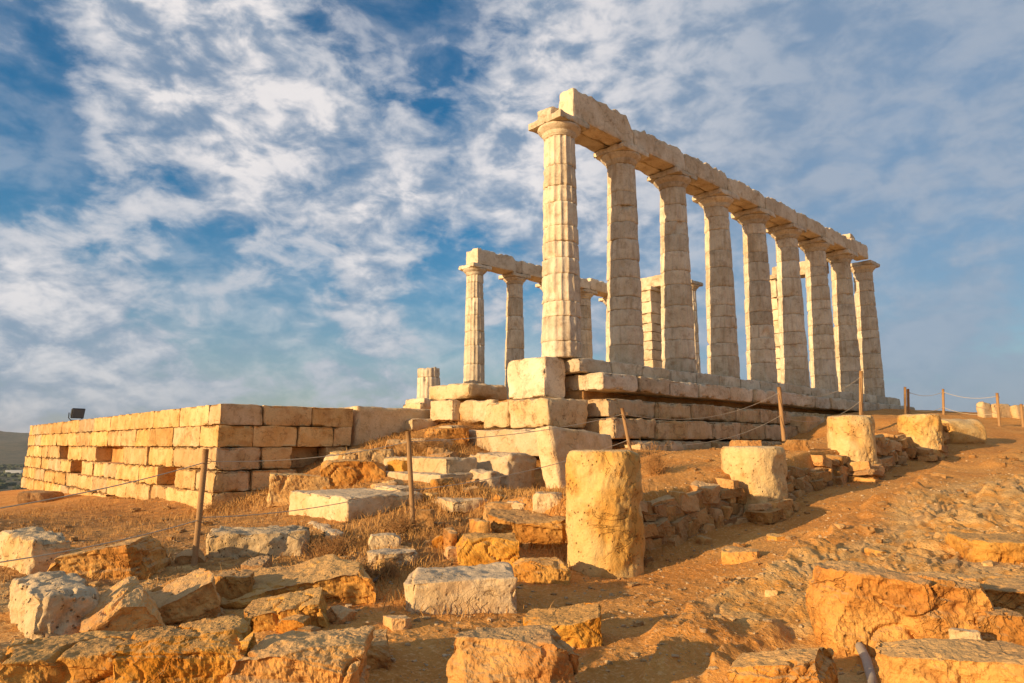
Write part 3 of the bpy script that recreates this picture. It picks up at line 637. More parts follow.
V, F = rbox(1.9, .9, .5, .05, .06, .03, 2.5, 716, chip=.13, cuts=3, cutd=.93)
tag(obj('stone_block', V, F, M_PALE, loc=wall_pt(6.9, .9, .35), rz=TROT+.1), 'grey sloping stone at the right end of the huge smooth block', 'stone block')

# leaning slab propped against the steps
V, F = rbox(1.55, .42, 1.25, .04, .05, .012, 3, 720, chip=.10, cuts=0)
V[:, 0] -= V[:, 2]*.22*(V[:, 0] < 0)*1.0
P = at(581, 490, 13.4); sl_ = obj('leaning_slab', V, F, M_PALE, loc=(P[0]+.02, P[1]+.1, P[2]-.12)); sl_.rotation_euler = (math.radians(-7), math.radians(5), TROT-.04)
tag(sl_, 'big smooth grey slab leaning against the steps with a sunlit left edge', 'stone slab')

# ------------------------------------------------------------------ terrace wall of yellow blocks
def terrace_wall():
    t = thing('terrace_wall', (0, 0, 0), 'low terrace wall of big yellow blocks with sunlit left face and a sharp corner', 'stone wall')
    rg = random.Random(5); tops = [.93, .44, -.06, -.58, -1.06, -1.55, -2.06]; n = 0
    def blk(a0, a1, b0, b1, z0, z1, sd, **k):
        L, Wd = a1-a0-.008, b1-b0-.008
        V, F = rbox(L, Wd, z1-z0-.007, .055 if b0 < 12 else .08, .012, .014, 2.8, sd, chip=k.get('chip', .08), cuts=k.get('cuts', 0), cutd=.96, pits=.012)
        p = wall_pt((a0+a1)/2, (b0+b1)/2, z0)
        obj('stone_block', V, F, M_FOUND if (sd*7919) % 100 < 16 else M_WALL, t, loc=p, rz=TROT)
    for c in range(6):
        z1, z0 = tops[c], tops[c+1]; bat = .028*c
        # west face, running away to the left
        b = -bat; first = True; last = 25.2
        while b < last-.4:
            L = rg.uniform(1.35, 2.5) if not first else (1.2 if c % 2 else .75)
            b1 = min(b+L, last); b1 = last if last-b1 < .6 else b1
            rec = 0
            if c >= 2 and not first and rg.random() < .30: rec = rg.uniform(.01, .04)
            if not (c >= 2 and rg.random() < .10 and not first):
                blk(-bat+rec, .75 if not first else (1.0 if c % 2 == 0 else .78), b, b1, z0, z1, 800+n, chip=.07+.05*(c > 1)+.05*(rec > 0), cuts=1 if (c > 2 and rg.random() < .5) else 0)
            n += 1; b = b1; first = False
        # south face to the right of the corner
        if c < 5:
            a = 1.0 if c % 2 == 0 else .78; end = [3.4, 3.35, 3.3, 1.9, 1.2][c]
            k = 0
            while a < end-.25:
                L = [(1.25, 1.2), (1.1, .95, .6), (.75, .9, .7), (.6, .5), (.45,)][c]; L = L[min(k, len(L)-1)]
                a1 = min(a+L, end); rec = 0
                if c == 2 and k == 1: rec = .4
                blk(a, a1, -bat+rec+rg.uniform(-.01, .02), .75, z0, z1, 900+n, chip=.08); n += 1; a = a1; k += 1
    V, F = rbox(2.6, 24.6, 3.1, .5, .05, .05, 1, 77); obj('rubble_core', V, F, M_RUBBLE, t, loc=wall_pt(.45+1.3, .5+12.3, -2.3), rz=TROT)
    return t
terrace_wall()

# ------------------------------------------------------------------ floodlight on the wall
def floodlight():
    t = thing('floodlight', wall_pt(.35, 16.9, .94), 'black floodlight standing on top of the yellow terrace wall', 'floodlight', None, math.radians(62))
    V, F = rbox(.34, .10, .03, .02, .005, 0); obj('base_plate', V, F, M_BLACK, t)
    V, F = join([tube([(-.16, 0, .02), (-.27, 0, .12), (-.27, 0, .34)], .018), tube([(.16, 0, .02), (.27, 0, .12), (.27, 0, .34)], .018), tube([(-.17, 0, .03), (.17, 0, .03)], .02)])
    obj('bracket', V, F, M_BLACK, t)
    V, F = rbox(.52, .26, .42, .03, .02, 0, warp=lambda p, h: (p.__setitem__((slice(None), 0), p[:, 0]*(1-.35*sst(p[:, 1]/h[1], -1, 1))), p.__setitem__((slice(None), 2), p[:, 2]*(1-.35*sst(p[:, 1]/h[1], -1, 1))), p)[2])
    hd = obj('housing', V, F, M_BLACK, t, loc=(0, 0, .13)); hd.rotation_euler = (math.radians(12), 0, 0)
    V, F = rbox(.46, .02, .36, .03, .004, 0); obj('glass', V, F, M_LENS, hd, loc=(0, -.135, .03))
floodlight()

# ------------------------------------------------------------------ short upright drums along the path
def short_drum(t_, q_, r, ybase_z, h, label, seed, n=200, rows=46, lie=False):
    p = D1+DL*t_+DIN*q_; zz = np.linspace(0, h, rows)
    prof = [(.25*r, .0), (.8*r, 0.0)]+[(r, z) for z in zz]+[(r*.93, h+.012), (r*.7, h+.02), (r*.35, h+.02)]
    V, F = lathe(prof, n); th = np.arctan2(V[:, 1], V[:, 0]); rr = np.hypot(V[:, 0], V[:, 1]); side = sst(rr, r*.6, r*.9)
    k = np.exp(-np.minimum(np.abs(V[:, 2]-h), np.abs(V[:, 2]))/.05)
    er = sst(perlin(V*1.5+seed*3, seed), -.05, .35)
    rr = rr-side*(.030*fbm(V*3+seed, 4, seed, .6)+.05*er*np.abs(fbm(V*6+seed, 3, seed+4, .6))+k*(.035+.05*np.clip(perlin(V*4+seed, seed+6), 0, 1)))
    rr = rr-side*.05*sst(perlin(V*2.0+seed*5, seed+2), .2, .5)
    zz_ = V[:, 2]+.012*fbm(V*4, 3, seed+8)*(V[:, 2] > h*.9)-.05*side*(V[:, 2] > h*.97)*np.clip(perlin(V*3+seed, seed+10), 0, 1)
    V = np.stack([rr*np.cos(th), rr*np.sin(th), zz_], 1)
    return tag(obj('column_drum', V, F, M_DRUM, loc=(p[0], p[1], ybase_z)), label, 'column drum')
short_drum(0, 0, .475, -1.95, 1.86, 'tallest short column drum standing nearest beside the path', 21)
short_drum(3.9, .10, .50, -1.85, 1.80, 'second nearest column drum, half sunk in the rubble edging', 22)
short_drum(8.0, .15, .45, -1.2, 1.77, 'third column drum from the left with smooth yellow sides', 23)
short_drum(11.8, .05, .47, -.75, 1.45, 'fourth column drum, low and half sunk near the far end of the path', 24)
V, F = lathe([(.1, 0), (.38, 0)]+[(.40, z) for z in np.linspace(.03, 1.1, 20)]+[(.38, 1.12), (.2, 1.13)], 96)
V += .035*fbm(V*3, 4, 9)[:, None]*np.stack([V[:, 0], V[:, 1], 0*V[:, 2]], 1)/.5
P = at(955, 432, 18.3); ld = tag(obj('fallen_drum', V, F, M_DRUM, loc=(P[0]-.4, P[1], P[2]-.05)), 'brown rounded drum lying on its side at the top of the path', 'column drum')
ld.rotation_euler = (math.radians(90), 0, math.radians(-75)+math.pi)

# ------------------------------------------------------------------ dry-stone edging between the drums
def rubble_wall(t0, t1, zt0, zt1, label, seed, q0=0.0):
    t = thing('rubble_wall', (0, 0, 0), label, 'dry stone wall'); rg = random.Random(seed); n = 0
    rowh = 0; x = t0
    cols = []
    for layer in range(11):
        x = t0+rg.uniform(-.1, .15)
        while x < t1-.1 and n < 98:
            L = rg.uniform(.16, .52); hh = rg.uniform(.10, .2)
            f = (x-t0)/(t1-t0); ztop = zt0+(zt1-zt0)*f+.07*math.sin(x*5+seed)+.04*math.sin(x*11)
            c = D1+DL*(x+L/2); zb = float(base_h([c[0]-.669*-.25], [c[1]+.743*-.25])[0])-.12
            z = zb+layer*.12+rg.uniform(-.02, .02)
            if z+hh*.7 < ztop:
                q = .0+.018*layer+rg.uniform(-.06, .05); p = D1+DL*(x+L/2)+DIN*(q+.16+q0)
                V, F = crag(L*1.12, rg.uniform(.30, .46), hh*1.15, .028, seed*100+n, maxn=18, cuts=9, amp=.8)
                o = obj('stone', V, F, M_RUBBLE, t, smooth=False, loc=(p[0], p[1], z), rz=math.atan2(DL[1], DL[0])+rg.uniform(-.25, .25))
                o.rotation_euler = (rg.uniform(-.15, .15), rg.uniform(-.18, .18), o.rotation_euler[2]); n += 1
            x += L+rg.uniform(-.01, .05)
rubble_wall(.35, 3.4, -.76, -.58, 'low dry stone edging between the nearest and second drums', 31)
rubble_wall(4.3, 7.25, -.50, -.20, 'low dry stone edging between the second and third drums', 32)
rubble_wall(7.2, 8.15, -.40, -.34, 'low heap of stones banked against the foot of the third drum', 35, -.42)
rubble_wall(3.25, 4.4, -.95, -.85, 'few stones banked against the foot of the second drum', 36, -.45)
rubble_wall(11.0, 12.0, -.1, .0, 'low heap of stones banked against the foot of the fourth drum', 37, -.42)
rubble_wall(8.05, 11.0, .05, .25, 'low dry stone edging between the third and fourth drums', 33)
rubble_wall(11.8, 14.6, .35, .55, 'low dry stone edging beyond the fourth drum', 34)

# ------------------------------------------------------------------ blocks and rocks in the foreground
def rock(name, label, seed, px, py, wpx, hpx, dep=.6, rz=0, mat=M_ORANGE, cat='rock', sink=.12, Y=None, tilt=(0, 0), **k):
    P = ground_pt(px, py) if Y is None else at(px, py, Y); Y = P[1]; m = Y/FPX
    l = wpx*m; D = dep; h = hpx*m+sink
    for kk in ('r', 'rough', 'low', 'chip', 'fr'): k.pop(kk, None)
    V, F = crag(l, D, h, max(.011, m*2.0), seed, **k)
    c = P[:2]/np.linalg.norm(P[:2])
    o = obj(name, V, F, mat, smooth=False, loc=(P[0]+c[0]*D*.42, P[1]+c[1]*D*.42, P[2]-sink), rz=math.radians(rz)-math.atan2(P[0], P[1])*.5)
    o.rotation_euler = (math.radians(tilt[0]), math.radians(tilt[1]), o.rotation_euler[2]); return tag(o, label, cat)
by_ground('stone_block', 'large pitted grey block with a sunlit left end in the lower left corner', 1001, (34, 644), 6, 122, 598, az=46, mat=M_PITTED, r=.05, chip=.15, rough=.035, low=.03, pits=.02, maxw=1.3)
by_ground('stone_block', 'rounded pale pitted stone at the left edge behind the large pitted grey block', 1002, (26, 576), 4, 92, 540, az=40, mat=M_PITTED, r=.07, chip=.13, rough=.03, low=.05, maxw=1.4)
by_ground('stone_block', 'pitted pale block lying just right of the first fence post', 1003, (200, 559), 188, 312, 532, az=78, mat=M_PITTED, r=.05, chip=.14, rough=.03, low=.05, pits=.02, maxw=1.2)
by_ground('stone_block', 'long smooth pale slab with a sunlit left face in the grass between the fence posts', 1004, (347, 522), 293, 428, 497, mat=M_PALE, r=.03, chip=.12, rough=.018)
by_ground('stone_block', 'big angular pale block with a hollowed grey top in the middle foreground', 1005, (404, 613), 396, 518, 580, az=84, mat=M_PALE, r=.03, chip=.15, rough=.025, cuts=2, cutd=.95, maxw=1.25, low=.06)
by_px('stone_slab', 'upper pale slab of the two stacked behind the second fence post', 1006, (446, 474), 383, 478, 458, 12.9, mat=M_PALE, r=.03, chip=.1, sink=.05)
by_px('stone_slab', 'lower pale slab of the two stacked behind the second fence post', 1007, (440, 489), 383, 500, 474, 12.5, mat=M_PALE, r=.03, chip=.12, sink=.3)
by_px('stone_block', 'brown broken block between the stacked slabs and the leaning slab', 1008, (508, 487), 466, 538, 453, 13.2, mat=M_PALE, r=.1, chip=.2, rough=.03, sink=.4, cuts=3, cutd=.9)
by_px('stone_block', 'small broken stone resting against the right end of the stacked slabs', 1009, (490, 488), 468, 503, 470, 12.6, mat=M_PALE, r=.1, chip=.16, rough=.03, sink=.3, cuts=2)
by_ground('stone_block', 'bright cream block lying at the foot of the steps behind the third fence post', 1010, (808, 433), 772, 824, 415, mat=M_PALE, r=.04, chip=.10, sink=.05)
by_ground('stone_block', 'brown square block left of the tallest drum in the scrub', 1011, (478, 545), 450, 492, 521, az=70, mat=M_ORANGE, r=.04, chip=.06, minw=.4, maxw=.5)
by_ground('stone_block', 'small brown square block beside the second fence post', 1012, (448, 556), 420, 460, 532, az=75, mat=M_ORANGE, r=.05, chip=.06, minw=.4, maxw=.5)
R = rock
for sd, c, xl, xr, yt, az_, lb in [(1090, (452, 516), 428, 490, 500, 60, 'flat pale slab half buried in the scrub right of the second fence post'),
        (1091, (398, 500), 372, 420, 487, 47, 'small pale slab in the grass below the stacked slabs'),
        (1092, (346, 466), 326, 372, 455, 47, 'low grey slab on the rubble right of the wall corner blocks'),
        (1093, (425, 452), 402, 462, 438, 50, 'long pale slab on the rubble above the stacked slabs'),
        (1094, (520, 517), 500, 560, 503, 55, 'flat pale slab in the scrub in front of the leaning slab'),
        (1095, (412, 432), 392, 440, 418, 50, 'pale tumbled block on the slope under the flat cream slab'),
        (1096, (545, 537), 522, 566, 523, 60, 'flat tan slab touching the left side of the tallest drum'),
        (1097, (330, 545), 312, 352, 533, 62, 'small pale slab in front of the long smooth pale slab'),
        (1098, (452, 437), 438, 474, 425, 47, 'tan broken block beside the small square pitted block')]:
    by_ground('stone_slab', lb, sd, c, xl, xr, yt, az=az_, mat=M_PALE, chip=.14, rough=.025, minw=.5, maxw=1.6, cuts=3, cutd=.94, sink=-.03+.0*sd)
R('rock', 'brown layered rock between the two pitted blocks on the left', 1020, 108, 578, 90, 26, .7, -10, tilt=(0, -10), strata=.07)
R('rock', 'orange layered rock leaning right of the large pitted grey block', 1021, 140, 642, 56, 46, .5, 12, tilt=(14, -30), strata=.09)
R('rock', 'flat topped orange rock sloping up to the first fence post', 1022, 184, 622, 80, 30, .55, 8, tilt=(12, -20), strata=.05)
R('rock', 'knobbly dark orange rock below the first fence post', 1023, 234, 604, 40, 26, .4, 0)
R('rock', 'long brown ledge rock behind the black hose', 1024, 298, 602, 150, 22, .8, 4, tilt=(5, -8), strata=.07)
R('rock', 'orange rock with a flat top in front of the black hose', 1025, 292, 628, 84, 22, .45, 0, tilt=(8, -8))
R('rock', 'rough orange ledge along the bottom edge, far left', 1026, 76, 732, 150, 70, .5, 0, strata=.07, cutd=.86)
R('rock', 'rough orange ledge along the bottom edge, left of the cracked one', 1027, 188, 730, 124, 82, .45, 5, strata=.05, tilt=(0, -4), cutd=.9)
R('rock', 'cracked orange ledge with grey top along the bottom edge', 1028, 298, 730, 124, 72, .55, -4, strata=.07, tilt=(0, 3), cutd=.84)
R('rock', 'pale knobbly rock at the right end of the bottom left ledge', 1029, 362, 670, 60, 24, .5, 5)
R('rock', 'pitted bright orange rock at the bottom centre edge', 1030, 515, 726, 130, 74, .4, -3, strata=.03, cuts=26, cutd=.80)
R('rock', 'grey flat topped rock behind the pitted bright orange rock', 1031, 566, 648, 76, 26, .45, -8, tilt=(6, -6))
R('rock', 'large orange boulder with a flat grey top at the lower right', 1032, 898, 652, 168, 68, .5, 4, strata=.03, tilt=(0, 5), cutd=.86)
R('rock', 'pale orange boulder in the bottom right corner', 1033, 966, 730, 148, 64, .5, -3, cutd=.82)
R('rock', 'small orange rock wedged between the two lower right boulders', 1034, 996, 652, 44, 34, .3, 0)
R('rock', 'low orange boulder at the right edge higher up the slope', 1035, 1004, 562, 84, 20, .7, 0, sink=.25)
R('rock', 'long flat ledge at the right edge above the large orange boulder', 1036, 1010, 612, 110, 20, .7, -6, strata=.05)
R('rock', 'grey topped ledge left of the large orange boulder at the bottom', 1037, 795, 722, 92, 50, .5, -14, strata=.06, tilt=(0, -8))
R('rock', 'small bright cream stone between the lower right boulders', 1038, 966, 643, 26, 11, .08, -14, mat=M_PALE, sink=.0, Y=4.3)
R('rock', 'flat pale stone beside the path in front of the second drum', 1044, 742, 562, 40, 10, .4, -10, sink=.06)
R('rock', 'low mound of orange stone left of the tallest drum', 1045, 530, 546, 84, 28, .9, 0, strata=.07, tilt=(6, 0))
R('rock', 'flat brown stone at the foot of the tallest drum', 1046, 542, 583, 54, 20, .4, 5)
R('rock', 'round topped orange boulder behind the big angular pale block', 1047, 487, 566, 60, 26, .6, 5, r=.2)
R('rock', 'orange rounded boulder at the foot of the terrace wall', 1048, 300, 500, 58, 26, .6, 5, mat=M_WALL)
R('rock', 'orange split boulder below the huge smooth grey block', 1049, 352, 486, 62, 24, .8, 5, r=.15)
R('rock', 'tawny boulder tumbled left of the stacked pale slabs', 1050, 370, 470, 50, 20, .6, 8, mat=M_WALL)
R('rock', 'small tan boulder resting on the fill left of the orange scrub', 1051, 398, 456, 30, 16, .5, 8, mat=M_RUBBLE)
R('rock', 'ochre rock heap right of the huge smooth grey block', 1052, 446, 448, 42, 20, .7, 8)
R('rock', 'reddish rock at the top of the rubble below the flat cream slab', 1053, 474, 424, 34, 16, .5, 0, mat=M_RUBBLE)
R('rock', 'small tan rock lying in the grass left of the second fence post', 1054, 384, 549, 32, 13, .25, 5, mat=M_PALE, sink=.05)
R('rock', 'flat tan stone in the grass below the second fence post', 1055, 392, 566, 50, 12, .4, 8, mat=M_PALE, sink=.06)
R('rock', 'round brown stone leaning on the foot of the second fence post', 1056, 427, 531, 14, 20, .14, 0, sink=.02, mat=M_RUBBLE)
R('rock', 'flat grey footing stone of the terrace wall near its left end', 1057, 40, 502, 34, 10, 1.0, -10, mat=M_RUBBLE, sink=.25)
R('rock', 'tan rock on the soil between the second drum and the steps', 1059, 745, 452, 30, 12, .5, 0, mat=M_RUBBLE)
R('rock', 'orange rock beside the foot of the third fence post', 1060, 797, 450, 24, 10, .4, 0, mat=M_RUBBLE)
R('rock', 'low orange rock in front of the third drum', 1061, 850, 466, 44, 14, .5, 0, mat=M_RUBBLE)
R('rock', 'flat cream stone lying in front of the long smooth pale slab', 1062, 290, 545, 44, 12, .4, 10, mat=M_PITTED, sink=.08)
R('rock', 'tawny stone in the scrub right of the second fence post', 1063, 500, 520, 34, 16, .4, 0, mat=M_RUBBLE)
R('rock', 'cream stone in the scrub below the leaning slab', 1064, 548, 508, 30, 14, .4, 0, mat=M_PALE)
# loose broken stones, each its own
rs2 = random.Random(44)
LOOSE = [('small broken %s stone on the lower left slope among the larger rocks', 'small stones on the lower left slope', [(rs2.uniform(20, 400), rs2.uniform(560, 660)) for _ in range(22)]),
         ('small %s stone in the dry scrub between the second post and the tallest drum', 'small stones in the scrub of the middle slope', [(rs2.uniform(400, 560), rs2.uniform(490, 575)) for _ in range(20)]),
         ('small jagged %s stone lying on the bare slope right of the path', 'small stones on the right hand slope', [(rs2.uniform(680, 1010), rs2.uniform(500, 600)) for _ in range(12)]),
         ('small %s stone on the rubble fill right of the terrace wall', 'small stones on the rubble fill', [(rs2.uniform(290, 480), rs2.uniform(445, 500)) for _ in range(16)])]
for gi, (lb, gp, pl) in enumerate(LOOSE):
    for k, (px, py) in enumerate(pl):
        P = ground_pt(px, py); m = P[1]/FPX; l = rs2.uniform(9, 34)*m*(1 if gi != 1 else .8)
        V, F = crag(l, l*rs2.uniform(.6, .9), l*rs2.uniform(.35, .6), max(.012, m*2), 2000+gi*50+k, cuts=16, cutd=.80, maxn=30)
        mt, cw = rs2.choice(((M_ORANGE, 'orange'), (M_RUBBLE, 'brown'), (M_WALL, 'yellowish')))
        o = obj('loose_stone', V, F, mt, smooth=False, loc=(P[0], P[1]+l*.3, P[2]-l*.14), rz=rs2.uniform(0, 6.28))
        o.rotation_euler = (rs2.uniform(-.2, .2), rs2.uniform(-.2, .2), o.rotation_euler[2]); tag(o, lb % cw, 'stone', gp+', '+cw)
# pale blocks on the right skyline
for j, (c, xl, xr, yt) in enumerate([((984, 422), 976, 992, 401), ((998, 422), 990, 1012, 403), ((1018, 423), 1008, 1032, 404), ((1042, 424), 1030, 1060, 402)]):
    by_px('stone_block', 'pale block of the ruined wall on the right skyline, %s from the left' % ORD[j], 1080+j, c, xl, xr, yt, 26, az=70, mat=M_PALE, r=.08, chip=.14, sink=.5, cuts=2, minw=.3, maxw=.5)

# ------------------------------------------------------------------ rope fence
def post(parent, P, Q, r=.03):
    V, F = tube([tuple(np.array(P)+(np.array(Q)-np.array(P))*k/8) for k in range(9)], r, 10)
    o = obj('post', V, F, M_RUST, parent)
    for f in (.42, .9):
        V, F = tube([tuple(np.array(P)+(np.array(Q)-np.array(P))*f+np.array([.05*math.cos(a_)+.03, 0, .03*math.sin(a_)])) for a_ in np.linspace(0, 6.28, 12)], .005, 6)
        obj('wire_loop', V, F, M_RUST, o)
def rope(parent, P, Q, sag, r=.006, name='rope'):
    P = np.array(P); Q = np.array(Q); pts = [P+(Q-P)*k/24+np.array([0, 0, -sag*4*(k/24)*(1-k/24)]) for k in range(25)]
    V, F = tube(pts, r, 6); obj(name, V, F, M_ROPE, parent)
fence = thing('rope_fence', (0, 0, 0), 'rope fence on thin rusty posts running from the lower left up to the temple steps', 'fence')
def on_g(px, py, dz=-.1): p = ground_pt(px, py); return p+np.array([0, 0, dz])
pb = [on_g(194, 564), on_g(414, 531), at(634, 470, 13.2), at(784, 441, 16.8), at(861, 428, 19)]
ptp = [(206, 449), (408, 431), (622, 408), (779, 387), (861, 371)]
tops = [at(px, py, b[1]+.0) for (px, py), b in zip(ptp, pb)]
for b, t_, r in zip(pb, tops, (.034, .036, .034, .05, .05)): post(fence, b, t_, r)
def frac(k, f): return pb[k]+(tops[k]-pb[k])*f
off = [at(-190, 640, 4.6), at(-190, 520, 4.6)]
post(fence, off[0], off[1], .03)
rope(fence, off[0]*.12+off[1]*.88, frac(0, .89), .08); rope(fence, off[0]*.55+off[1]*.45, frac(0, .42), .08)
for k in range(4):
    rope(fence, frac(k, .9), frac(k+1, .9), (.09, .1, .32, .3)[k]); rope(fence, frac(k, .44), frac(k+1, .48), (.09, .12, .3, .3)[k])
fence2 = thing('rope_fence', (0, 0, 0), 'thin post and wire fence on the skyline right of the temple', 'fence')
fb = [at(904.5, 418, 25), at(908, 418, 25.2), at(943, 417, 26), at(999, 424, 23.5), at(1023, 424, 23.5)]; ft = [at(905, 387, 25), at(908, 389, 25.2), at(943, 389, 26), at(997, 393, 23.5), at(1021, 404, 23.5)]
for b, t_ in zip(fb, ft): post(fence2, b-np.array([0, 0, .4]), t_, .045)
for a_, b_ in ((1, 2), (2, 3)):
    for f in (.35, .9): rope(fence2, fb[a_]+(ft[a_]-fb[a_])*f, fb[b_]+(ft[b_]-fb[b_])*f, .15, .008, 'wire')
# hose and pipe
pts = [ground_pt(px, py)+np.array([0, 0, .03]) for px, py in ((300, 594), (318, 593), (340, 592), (360, 589), (374, 584), (381, 577), (382, 570), (378, 566))]
V, F = tube(pts, .017, 8); tag(obj('hose', V, F, M_HOSE), 'thin black hose curling out beside the long brown ledge rock', 'hose')
pts = [ground_pt(*q)+np.array([0, 0, .05]) for q in ((852, 640), (859, 652), (867, 668), (873, 690), (877, 715))]
V, F = tube(pts, .028, 12); tag(obj('pipe', V, F, M_PIPE), 'grey plastic pipe emerging under the large orange boulder', 'pipe')

# ------------------------------------------------------------------ dry grass, shrubs, gravel
rs = np.random.RandomState(3)
def blades(xy, h, lean, wd, seed):
    r_ = np.random.RandomState(seed); n = len(xy); z = hfull(xy[:, 0], xy[:, 1])-.01
    a_ = r_.uniform(0, 6.28, n); la = r_.uniform(0, 6.28, n); H_ = h*r_.uniform(.5, 1.25, n); wv = wd*r_.uniform(.6, 1.3, n)
    b = np.stack([xy[:, 0], xy[:, 1], z], 1); dx = np.stack([np.cos(a_), np.sin(a_), 0*a_], 1)*wv[:, None]/2
    ln = np.stack([np.cos(la), np.sin(la), 0*la], 1)*(H_*lean*r_.uniform(.2, 1.2, n))[:, None]
    m = b+ln*.35+np.array([0, 0, 1])*(H_*.6)[:, None]; t = b+ln+np.array([0, 0, 1])*(H_)[:, None]
    V = np.stack([b-dx, b+dx, m+dx*.7, m-dx*.7, t+dx*.15, t-dx*.15], 1).reshape(-1, 3); i = np.arange(n)*6
    F = np.concatenate([np.stack([i, i+1, i+2, i+3], 1), np.stack([i+3, i+2, i+4, i+5], 1)]); return V, F
def scatter(n, x0, x1, y0, y1, dens, seed):
    r_ = np.random.RandomState(seed); x = r_.uniform(x0, x1, n); y = r_.uniform(y0, y1, n); k = r_.uniform(0, 1, n) < dens(x, y); return np.stack([x[k], y[k]], 1)
def gd(x, y):
    cl = sst(fbm(np.stack([x*2.6, y*2.6, 0*x], 1), 3, 81), .02, .5)
    return grassy_mask(x, y)*cl
pp = [blades(scatter(100000, -14, 3, 7, 22, gd, 1), .10, 1.0, .008, 1)]
for (px, py, rad_, n, h) in [(400, 530, .9, 2500, .12), (350, 545, .7, 1800, .12), (440, 500, 1.0, 2500, .14), (500, 497, .9, 2200, .14), (590, 500, .7, 1600, .13), (425, 604, .35, 900, .12), (560, 520, .8, 1500, .12),
                             (470, 600, .4, 700, .09), (400, 570, .5, 900, .12), (250, 500, 1.2, 2500, .15), (430, 452, .9, 2200, .2), (400, 445, .8, 1500, .18), (500, 400, .5, 500, .15), (760, 440, .7, 1000, .15), (350, 590, .35, 700, .1), (330, 500, .6, 1200, .14)]:
    c = ground_pt(px, py); n = n//2; q = rs.normal(size=(n, 2))*rad_*.55+c[:2]+np.repeat(rs.normal(size=(n//50+1, 2))*rad_*.35, 50, 0)[:n]; pp.append(blades(q, h, .8, .006+.0006*c[1], int(px)))
V, F = join(pp); tag(obj('dry_grass', V, F, M_GRASS, smooth=False), 'dry straw coloured grass and scrub between the stones', 'grass', kind='stuff')
def shrub(px, py, rad_, h, n, label, seed, mat=M_SHRUB, Y=None):
    c = ground_pt(px, py) if Y is None else at(px, py, Y); r_ = np.random.RandomState(seed); parts = []
    for k in range(n):
        a_ = r_.uniform(0, 6.28); e_ = r_.uniform(.25, 1.45); L = r_.uniform(.5, 1.1)
        p0 = np.array([r_.normal()*rad_*.15, r_.normal()*rad_*.15, -.02]); d = np.array([math.cos(a_)*math.cos(e_)*rad_, math.sin(a_)*math.cos(e_)*rad_, math.sin(e_)*h])*L
        mid = p0+d*.5+r_.normal(size=3)*rad_*.08; p1 = p0+d
        parts.append(tube([p0, mid, p1], [.004, .003, .0015], 4))
        for j in range(5):
            f = r_.uniform(.35, 1); b0 = p0+(p1-p0)*f; b1 = b0+r_.normal(size=3)*rad_*.16+np.array([0, 0, .03]); parts.append(tube([b0, (b0+b1)/2+r_.normal(size=3)*.004, b1], [.0025, .002, .001], 4))
            # small leaves or seed heads
            s_ = r_.uniform(.006, .014); u = r_.normal(size=3); u /= np.linalg.norm(u); v_ = np.cross(u, [0.3, .5, .8]); v_ /= np.linalg.norm(v_)
            parts.append((np.array([b1-u*s_, b1-v_*s_*.6, b1+u*s_, b1+v_*s_*.6]), np.array([[0, 1, 2, 3]])))
    V, F = join(parts); return tag(obj('dry_shrub', V, F, mat, loc=c, smooth=False), label, 'shrub')
shrub(432, 606, .26, .26, 110, 'thorny dry shrub growing against the big angular pale block', 1, M_SHRUBG)
shrub(492, 604, .18, .14, 60, 'reddish dry weeds along the right foot of the big angular pale block', 2)
shrub(362, 582, .24, .24, 70, 'dry brown weeds inside the curl of the black hose', 3)
shrub(402, 532, .35, .25, 90, 'dry shrub left of the foot of the second fence post', 4)
shrub(335, 556, .4, .26, 110, 'rusty low shrub in front of the long smooth pale slab', 5)
shrub(655, 474, .4, .5, 90, 'tall dry twiggy weeds behind the tallest drum', 6)
shrub(430, 452, .6, .45, 140, 'orange scrub on the rubble left of the corner blocks', 7)
shrub(465, 432, .45, .4, 100, 'orange scrub just below the flat cream slab', 8)
shrub(386, 578, .2, .2, 60, 'small dry weeds right of the black hose', 9)
shrub(585, 500, .35, .3, 80, 'dry yellow weeds at the foot of the leaning slab', 10)
shrub(645, 566, .10, .16, 14, 'tiny pale weeds at the right foot of the tallest drum', 11)
shrub(450, 540, .3, .22, 70, 'dry weeds between the two brown square blocks', 12)
shrub(215, 512, .5, .25, 80, 'dry scrub at the foot of the terrace wall corner', 13)

def pebbles(name, pts, smin, smax, seed, mat, label, cat, n=2):
    U, F0 = boxgrid(n, n, n); r_ = np.random.RandomState(seed); u = U/np.linalg.norm(U, axis=1, keepdims=True)
    u = .55*U+.6*u; k = len(pts); nv = len(u)
    sz = smin*(smax/smin)**(r_.uniform(0, 1, k)**2.2); sc = np.stack([sz*r_.uniform(.7, 1.4, k), sz*r_.uniform(.6, 1.1, k), sz*r_.uniform(.35, .75, k)], 1)
    V = u[None]*(1+r_.uniform(-.22, .22, (k, nv, 1)))*sc[:, None]/2
    a_ = r_.uniform(0, 6.28, k)[:, None]; X = V[:, :, 0]*np.cos(a_)-V[:, :, 1]*np.sin(a_); Y = V[:, :, 0]*np.sin(a_)+V[:, :, 1]*np.cos(a_)
    z = hfull(pts[:, 0], pts[:, 1])[:, None]; V = np.stack([X+pts[:, :1], Y+pts[:, 1:], V[:, :, 2]+z+sz[:, None]*.12], 2).reshape(-1, 3)
    F = (F0[None]+(np.arange(k)*nv)[:, None, None]).reshape(-1, 4)
    return tag(obj(name, V, F, mat, smooth=False), label, cat, kind='stuff')
def pd(x, y): return (.25+.75*sst(perlin(np.stack([x*1.5, y*1.5, 0*x], 1), 66), -.1, .4))*np.clip(7/(np.hypot(x, y)+.1), 0, 1)**1.5*(np.abs(x) < y*.85)
pebbles('gravel', scatter(60000, -9, 11, 3.6, 18, pd, 5), .007, .042, 6, M_FOUND, 'small pale gravel strewn over the orange soil', 'gravel')
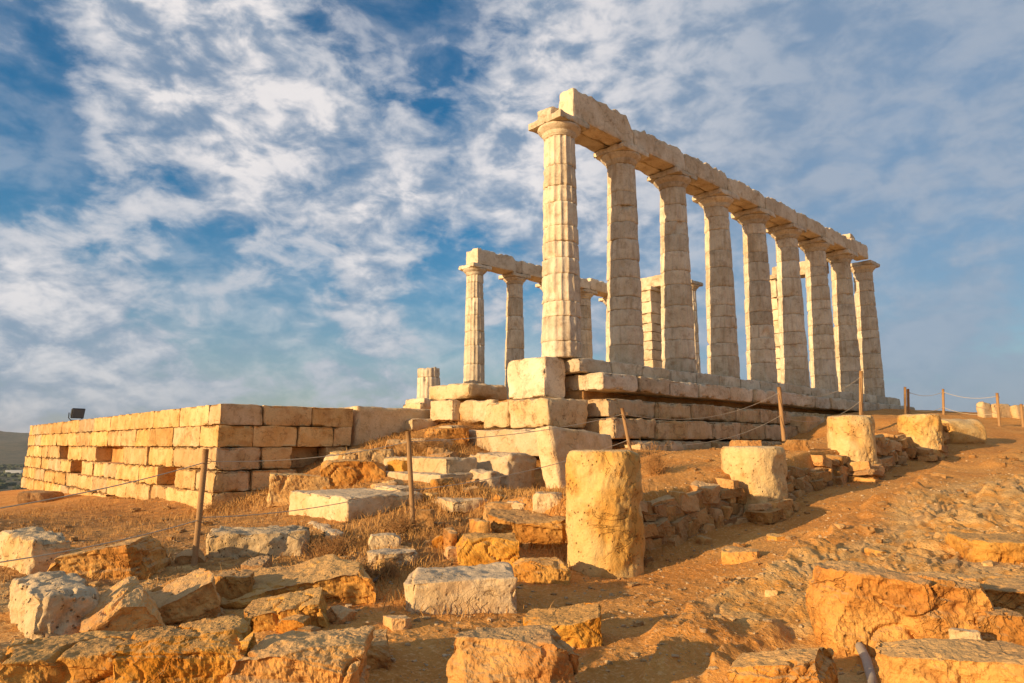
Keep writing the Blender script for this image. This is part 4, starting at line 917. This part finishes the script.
def pd2(x, y): return (.1+.9*sst(perlin(np.stack([x*.9, y*.9, 0*x+5], 1), 67), .05, .5))*(np.abs(x) < y*.85)
pebbles('rubble', scatter(4200, -11, 12, 4.2, 21, pd2, 7), .03, .16, 8, M_RUBBLE, 'scattered fist-sized brown rubble on the ground', 'rubble', n=4)

# ------------------------------------------------------------------ far plain: white house and scrub
P = at(15, 467.5, 1500); gz = float(base_h([P[0]], [P[1]])[0]); sc_ = 60/1.0
b = thing('house', (P[0], P[1], gz), 'tiny white house on the dark plain at the far left', 'house', None, math.radians(20))
V, F = rbox(30, 12, 6, 3, .05, 0); obj('wall', V, F, M_WHITE, b)
V, F = rbox(31, 13, 1.2, 3, .05, 0); V[:, 2] += 6; obj('roof', V, F, M_WHITE, b)
def td(x, y): return (np.degrees(np.arctan2(x, y)) > -42)*(np.degrees(np.arctan2(x, y)) < -28)*sst(perlin(np.stack([x/120, y/120, 0*x], 1), 13), -.2, .3)
tp_ = scatter(9000, -1500, -150, 200, 2200, td, 9)
pebbles('far_scrub', tp_, 4, 16, 10, M_TREE, 'dark olive scrub dotted over the distant plain', 'scrub', n=3)

# ------------------------------------------------------------------ haze that greys the distant hills
me = bpy.data.meshes.new('haze'); X0, Z0, Z1 = 14500, -80, 190
me.from_pydata([(x, y, z) for z in (Z0, Z1) for x, y in ((-X0, -X0), (X0, -X0), (X0, X0), (-X0, X0))], [], [(3, 2, 1, 0), (4, 5, 6, 7), (0, 1, 5, 4), (1, 2, 6, 5), (2, 3, 7, 6), (3, 0, 4, 7)])
hz = bpy.data.objects.new('haze', me); COL.objects.link(hz); tag(hz, 'thin blue grey haze over the plain and hills', 'haze', kind='stuff')
m = bpy.data.materials.new('haze_air'); m.use_nodes = True; t = m.node_tree; t.nodes.clear()
pv = N(t, 'ShaderNodeVolumePrincipled'); pv.inputs['Density'].default_value = .5e-4; pv.inputs['Color'].default_value = (.80, .85, .92, 1); pv.inputs['Anisotropy'].default_value = .2
o_ = N(t, 'ShaderNodeOutputMaterial'); t.links.new(pv.outputs[0], o_.inputs['Volume']); me.materials.append(m)

for o in COL.objects:
    if o.parent is None and 'category' in o and 'kind' not in o: o['kind'] = 'thing'
